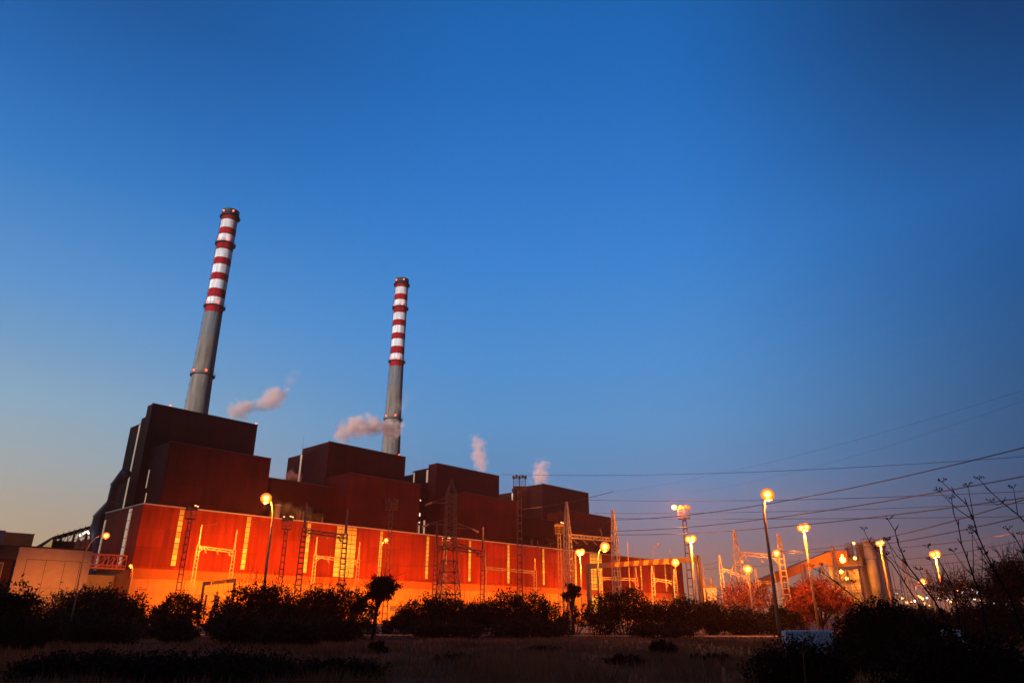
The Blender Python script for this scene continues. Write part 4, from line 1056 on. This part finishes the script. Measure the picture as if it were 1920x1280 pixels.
# near, in front of the road
shrub("conifer_bush", "big black feathery bush in the right foreground", "bush", 1655, 1118, 24, 250, 26000, .055, M_NEAR, seed=23, nb=8, ntw=90, tw=.55, low=.36, group="foreground bushes", twr=.008)
shrub("conifer_bush", "low black feathery bush at the bottom right corner", "bush", 1800, 1175, 15, 330, 16000, .045, M_NEAR, seed=24, nb=7, ntw=60, tw=.4, group="foreground bushes", twr=.006)
shrub("conifer_bush", "spiky low bush in front of the white block, bottom right of centre", "bush", 1495, 1186, 17, 230, 15000, .04, M_NEAR, seed=25, nb=6, ntw=70, tw=.5, group="foreground bushes", twr=.006)
shrub("shrublet", "small round dark shrub alone in the dry grass", "bush", 1242, 1196, 34, 64, 3500, .05, M_NEAR, seed=26, nb=5, ntw=20, tw=.3, group="foreground bushes", twr=.006)
shrub("shrublet", "flat dark shrub in the grass below the centre", "bush", 1170, 1226, 28, 90, 2500, .05, M_NEAR, seed=27, nb=4, ntw=16, tw=.3, group="foreground bushes", twr=.006)
shrub("shrublet", "dark scrub at the bottom left in the shade", "bush", 400, 1222, 22, 420, 16000, .05, M_NEAR, seed=28, nb=7, ntw=30, tw=.3, group="foreground bushes", twr=.006)
shrub("shrublet", "small dark tuft of scrub just below the umbrella tree", "bush", 710, 1196, 38, 40, 1800, .05, M_NEAR, seed=29, nb=3, ntw=12, tw=.3, group="foreground bushes", twr=.006)

for x, y, D, w_, sd_, lab in ((150, 1216, 24, 300, 71, "black scrub at the bottom left corner of the picture"), (640, 1232, 22, 200, 72, "black scrub low in the grass left of the bottom centre"),
                        (860, 1226, 30, 110, 73, "dark clump in the grass just left of the bottom centre"), (1020, 1212, 38, 90, 74, "small dark clump near the road at the bottom centre"), (1330, 1222, 30, 90, 75, "dark clump in the grass right of the round dark shrub")):
    shrub("shrublet", lab, "bush", x, y, D, w_, int(w_ * 28), .05, M_NEAR, seed=sd_, nb=6, ntw=26, tw=.35, group="foreground bushes", twr=.006)
# dry fennel stems close to the camera
FEN = [([(1767, 904), (1790, 925), (1813, 946), (1826, 975), (1834, 1005), (1850, 1040), (1868, 1075), (1892, 1115), (1915, 1175)], "tall forked dry fennel stem reaching highest at right"),
       ([(1784, 935), (1789, 965), (1797, 985), (1803, 1020), (1813, 1045), (1825, 1080), (1838, 1115), (1850, 1180)], "slim dry fennel stem between the tallest one and the glowing lamp"),
       ([(1836, 898), (1858, 922), (1880, 942), (1908, 964), (1945, 1005), (1985, 1080)], "dry fennel stem leaning left from beyond the right edge"),
       ([(1620, 993), (1630, 1015), (1643, 1030), (1672, 1055), (1695, 1090), (1718, 1125), (1745, 1180)], "dry fennel stem crossing the silos"),
       ([(1666, 975), (1678, 995), (1685, 1022), (1702, 1060), (1725, 1090), (1752, 1125), (1790, 1190)], "dry fennel stem leaning left, just right of the silos"),
       ([(1890, 994), (1905, 1010), (1920, 1036), (1940, 1080), (1950, 1150)], "short dry fennel stem at the right edge"),
       ([(1740, 1026), (1760, 1050), (1775, 1075), (1790, 1110), (1800, 1175)], "short dry fennel stem in front of the glowing lamp"),
       ([(1521, 1062), (1545, 1075), (1575, 1097), (1610, 1125), (1650, 1180)], "dry fennel stem leaning far left over the lit leafy tree")]
SIDE = {0: [(2, (1761, 921)), (2, (1815, 912)), (5, (1822, 1000)), (6, (1845, 1040))], 1: [(4, (1822, 990)), (5, (1842, 1030)), (4, (1788, 1034))], 2: [(1, (1858, 940)), (2, (1900, 915))],
        3: [(3, (1664, 1012)), (5, (1690, 1035))], 4: [(2, (1663, 1014)), (3, (1664, 1040)), (5, (1724, 1068))], 5: [(1, (1915, 1002))], 6: [(2, (1745, 1050))], 7: [(1, (1540, 1060)), (3, (1600, 1092))]}
for i, (pts, lab) in enumerate(FEN):
    D = 5.2 + .45 * ((i * 5) % 4); rnd = random.Random(i)
    P = [at(x, y, D) for x, y in pts]; base = Vector((P[-1].x, P[-1].y, 0)) + Vector((.12, -.1, 0))
    P.append(Vector((base.x, base.y, -.02)))
    t = thing("fennel_plant", lab, "dry plant", base, 0, "dry fennel stems")
    Q = [p - base for p in P]; n = len(Q)
    MB().tube(Q, [.0022 + .0052 * k / n for k in range(n)], 6).build("stem", M_STALK, t)
    def umbel(c, s_=.03):
        um = MB()
        for k in range(9):
            a = rnd.uniform(0, 6.28); q = c + Vector((math.cos(a) * s_ * rnd.uniform(.4, 1), math.sin(a) * s_ * .8, s_ * rnd.uniform(.2, .8)))
            um.tube([c, q], .0011, 3, False); um.ball(q, .0042, nu=5, nv=4)
        um.build("seed_head", M_STALK, t)
    umbel(Q[0], .035)
    for k, px in SIDE.get(i, []):
        e = at(*px, D) - base; s0_ = Q[min(k + 1, n - 2)]
        m_ = (s0_ + e) / 2 + Vector((0, 0, -.02)); MB().tube([s0_, m_, e], [.003, .0024, .0014], 5).build("side_stem", M_STALK, t); umbel(e)
    for k in range(1, n - 3):
        d = Vector((rnd.uniform(-1, 1), rnd.uniform(-.5, .5), rnd.uniform(.6, 1.4))).normalized()
        MB().tube([Q[k], Q[k] + d * .03, Q[k] + d * .05], [.0038, .003, .001], 5).build("side_stem", M_STALK, t)

# white blocks by the road
for (x, y, wpx, D, lab, tap) in ((1513, 1181, 80, 33, "long low white concrete block half hidden by the feathery bush", 1.0), (1783, 1180, 30, 33, "short white concrete block seen through leaves at right", .72)):
    p = at(x, y, D); w_ = wpx / 1399 * D; h = p.z
    t = thing("concrete_block", lab, "concrete block", (p.x, p.y, 0), -.12, "white concrete blocks by the road")
    b = MB(); a0, a1 = w_ / 2, w_ / 2 * tap; V = []
    for z, a, dd in ((0, a0, .45), (h - .05, a1, .32), (h, a1 - .05, .27)): V += [(-a, -dd, z), (a, -dd, z), (a, dd, z), (-a, dd, z)]
    b.add(V, [(3, 2, 1, 0), (8, 9, 10, 11)] + [(k + o, (k + 1) % 4 + o, (k + 1) % 4 + 4 + o, k + 4 + o) for o in (0, 4) for k in range(4)])
    b.build("block", M_WHITEW, t)

# ---- fences with bent-top posts
def fence(label, A, B, H=2.7):
    L = (B - A).length; d = (B - A).normalized()
    fc = thing("boundary_fence", label, "fence", A, math.atan2(d.y, d.x), "wire fences"); npst = int(L / 3.1); pm = None
    for k in range(npst + 1):
        if pm is None: pm = MB().tube([(0, 0, 0), (0, 0, H), (.05, -.08, H + .3), (.36, -.3, H + .85)], [.07, .065, .06, .04], 6).build("post", M_DSTEEL, fc)
        else:
            c = pm.copy(); COL.objects.link(c); c.parent = fc; c.location = (k * 3.1, 0, 0)
    b = MB()
    for z in (.1, H * .33, H * .66, H - .05): b.bar((0, 0, z), (npst * 3.1, 0, z), .02)
    for z, y in ((H + .3, -.1), (H + .55, -.2), (H + .8, -.29)): b.bar((.1, y, z), (npst * 3.1 + .1, y, z), .016)
    x = 0
    while x < npst * 3.1 - 2.6:
        b.bar((x, 0, .1), (x + 2.5, 0, H - .1), .01); b.bar((x + 2.5, 0, .1), (x, 0, H - .1), .01); x += .31
    b.build("wire_mesh", M_DSTEEL, fc)
fence("wire fence with bent-top posts before the pale workshop at far left", Vector((-62, 52, 0)), Vector((-33.5, 60, 0)), 3.0)
fence("long low wire fence running behind the row of bushes", Vector((-34, 84, 0)), Vector((96, 92, 0)), 2.3)

# ---- dry grass
n = 90000
Dg = 9 + 70 * NP.random(n) ** 1.55; az = NP.uniform(-.80, .80, n)
cl = NP.random((1300, 2)); cid = (1300 * NP.random(n) ** 1.7).astype(int)
Dc = 9 + 70 * cl[:, 0] ** 1.45; ac = (cl[:, 1] * 2 - 1) * .80
use = NP.random(n) < .86
X = np.where(use, Dc[cid] * np.sin(ac[cid]) + NP.normal(0, .22, n) * (1 + Dc[cid] / 25), Dg * np.sin(az)); Y = np.where(use, Dc[cid] * np.cos(ac[cid]) + NP.normal(0, .22, n) * (1 + Dc[cid] / 25), Dg * np.cos(az))
Dd = np.hypot(X, Y)
# keep the road clear
road_y = np.interp(X, [-200, -90, -30, 10, 50, 110, 220], [97, 86, 78.5, 73, 66, 54, 30])
keep = np.abs(Y - road_y) > 3.6; X, Y, Dd, use = X[keep], Y[keep], Dd[keep], use[keep]; n = len(X)
hgt = (.14 + .26 * NP.random(n)) * np.where(use, 1.35, .8) * np.interp(Dd, [20, 45, 70], [1.0, .8, .35]); wd = .006 + Dd * .0005
th = NP.uniform(0, 2 * np.pi, n); lx, ly = np.cos(th), np.sin(th); lean = NP.uniform(.1, .6, n) * hgt; t2 = NP.uniform(0, 2 * np.pi, n)
V = np.zeros((n, 3, 3))
V[:, 0] = np.stack([X - lx * wd, Y - ly * wd, np.zeros(n)], 1); V[:, 1] = np.stack([X + lx * wd, Y + ly * wd, np.zeros(n)], 1)
V[:, 2] = np.stack([X + np.cos(t2) * lean, Y + np.sin(t2) * lean, hgt], 1)
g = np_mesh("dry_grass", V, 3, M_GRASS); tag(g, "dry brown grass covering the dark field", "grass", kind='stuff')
# taller single stalks
for i in range(16):
    D_ = R.uniform(13, 30); a_ = R.uniform(-.05, .45); p = Vector((D_ * math.sin(a_), D_ * math.cos(a_), 0))
    h_ = R.uniform(.7, 1.35); lx_ = R.uniform(-.25, .25); b = MB()
    b.tube([(0, 0, 0), (lx_ * .4, 0, h_ * .6), (lx_, 0, h_)], [.009, .007, .004], 5)
    for k in range(4):
        f = R.uniform(.55, .95); b.tube([(lx_ * f * .9, 0, h_ * f), (lx_ * f + R.uniform(-.18, .18), R.uniform(-.1, .1), h_ * f + R.uniform(.08, .25))], [.005, .002], 4)
    o = b.build("dry_stalk", M_GRASS); o.location = p
    tag(o, "thin branched dry stalk standing in the grass below the centre and right", "dry plant", "single dry stalks in the grass")

# ================================================================ STEAM
def steam(label, blobs, v, k=.45, col=(1.0, .77, .68), noise=.30, name="steam_plume"):
    """blobs: (px, py, radius px, weight) in the plane v behind the hall front"""
    pts = []
    for x, y, r, w_ in blobs:
        u, z = front(x, y, v); P_ = uvw(u, v, z); dist = math.sqrt(P_.x ** 2 + P_.y ** 2 + (z - EYE) ** 2)
        zc = P_.y * CP + (z - EYE) * SP
        pts.append((P_, r * zc / F_PX, w_))
    c = sum((p[0] for p in pts), Vector()) / len(pts)
    lo = Vector([min((p[0] - c)[i] - p[1] * 2.4 for p in pts) for i in range(3)]); hi = Vector([max((p[0] - c)[i] + p[1] * 2.4 for p in pts) for i in range(3)])
    o = MB().box(*lo, *hi)
    mt = bpy.data.materials.new("steam"); mt.use_nodes = True; t = mt.node_tree; t.nodes.clear()
    ou = t.nodes.new('ShaderNodeOutputMaterial'); pv = t.nodes.new('ShaderNodeVolumePrincipled'); t.links.new(pv.outputs[0], ou.inputs['Volume'])
    pv.inputs['Color'].default_value = (*col, 1); pv.inputs['Anisotropy'].default_value = -.2  # warm tint of the light put into the steam's own colour
    tcx = t.nodes.new('ShaderNodeTexCoord'); no = t.nodes.new('ShaderNodeTexNoise'); no.inputs['Scale'].default_value = noise; no.inputs['Detail'].default_value = 5; no.inputs['Roughness'].default_value = .62
    t.links.new(tcx.outputs['Object'], no.inputs['Vector'])
    s1 = t.nodes.new('ShaderNodeVectorMath'); s1.operation = 'SUBTRACT'; t.links.new(no.outputs['Color'], s1.inputs[0]); s1.inputs[1].default_value = (.5, .5, .5)
    s2 = t.nodes.new('ShaderNodeVectorMath'); s2.operation = 'SCALE'; t.links.new(s1.outputs[0], s2.inputs[0]); s2.inputs['Scale'].default_value = 4.2 * sum(p[1] for p in pts) / len(pts)
    ad = t.nodes.new('ShaderNodeVectorMath'); ad.operation = 'ADD'; t.links.new(tcx.outputs['Object'], ad.inputs[0]); t.links.new(s2.outputs[0], ad.inputs[1])
    prev = None
    for P_, r, w_ in pts:
        q = P_ - c; ds = t.nodes.new('ShaderNodeVectorMath'); ds.operation = 'DISTANCE'; t.links.new(ad.outputs[0], ds.inputs[0]); ds.inputs[1].default_value = tuple(q)
        mr = t.nodes.new('ShaderNodeMapRange'); mr.interpolation_type = 'SMOOTHSTEP'; t.links.new(ds.outputs['Value'], mr.inputs[0])
        mr.inputs[1].default_value = r * 1.45; mr.inputs[2].default_value = r * .15; mr.inputs[3].default_value = 0; mr.inputs[4].default_value = w_ * k
        if prev is None: prev = mr.outputs[0]
        else:
            mm = t.nodes.new('ShaderNodeMath'); mm.operation = 'MAXIMUM'; t.links.new(prev, mm.inputs[0]); t.links.new(mr.outputs[0], mm.inputs[1]); prev = mm.outputs[0]
    t.links.new(prev, pv.inputs['Density'])
    ob_ = o.build(name, mt); ob_.location = c
    return tag(ob_, label, "steam", "steam plumes over the boiler houses")
steam("pinkish steam plume drifting right off the leftmost boiler house roof", [(440, 777, 10, 1), (447, 768, 15, 1), (462, 762, 14, 1), (455, 776, 10, .9), (478, 765, 7, .8), (498, 756, 13, 1), (513, 746, 17, 1), (530, 736, 9, .7), (545, 712, 9, .18), (552, 700, 8, .12)], 44)
steam("long pinkish steam plume drifting right across the right chimney's foot", [(638, 816, 12, 1), (650, 806, 16, 1), (668, 800, 18, 1), (690, 799, 17, 1), (707, 800, 14, 1), (722, 801, 13, .8), (738, 806, 14, .7), (746, 798, 9, .5), (752, 760, 11, .10), (764, 742, 9, .08)], 48)
steam("upright pink steam plume above the third boiler house", [(905, 880, 8, .7), (902, 866, 11, .6), (898, 850, 13, .6), (896, 834, 12, .5), (893, 824, 9, .35)], 48)
steam("short pink steam plume above the rightmost boiler house", [(1013, 902, 12, .6), (1012, 889, 14, .55), (1014, 876, 12, .4), (1021, 870, 6, .5)], 48)
steam("small pale steam wisp beside the second boiler house's left wall", [(540, 896, 8, .9), (548, 891, 9, .9), (557, 896, 8, .6)], 24)
t = steam("yellow-lit steam drifting under the left gallery beside the vent stack", [(522, 952, 10, .5), (538, 955, 12, .8), (556, 960, 12, .7), (575, 966, 12, .5), (597, 969, 9, .3), (492, 950, 10, .12)], 16, k=.16, col=(.95, .85, .6))

# ================================================================ HAZE
hz = MB().box(-420, -60, -1, 560, 640, 206)
hm = bpy.data.materials.new("haze"); hm.use_nodes = True; t_ = hm.node_tree; t_.nodes.clear()
ou = t_.nodes.new('ShaderNodeOutputMaterial'); pv = t_.nodes.new('ShaderNodeVolumePrincipled'); t_.links.new(pv.outputs[0], ou.inputs['Volume'])
pv.inputs['Color'].default_value = (.95, .50, .30, 1); pv.inputs['Density'].default_value = .00025; pv.inputs['Anisotropy'].default_value = .6
o = hz.build("haze", hm); tag(o, kind='stuff')
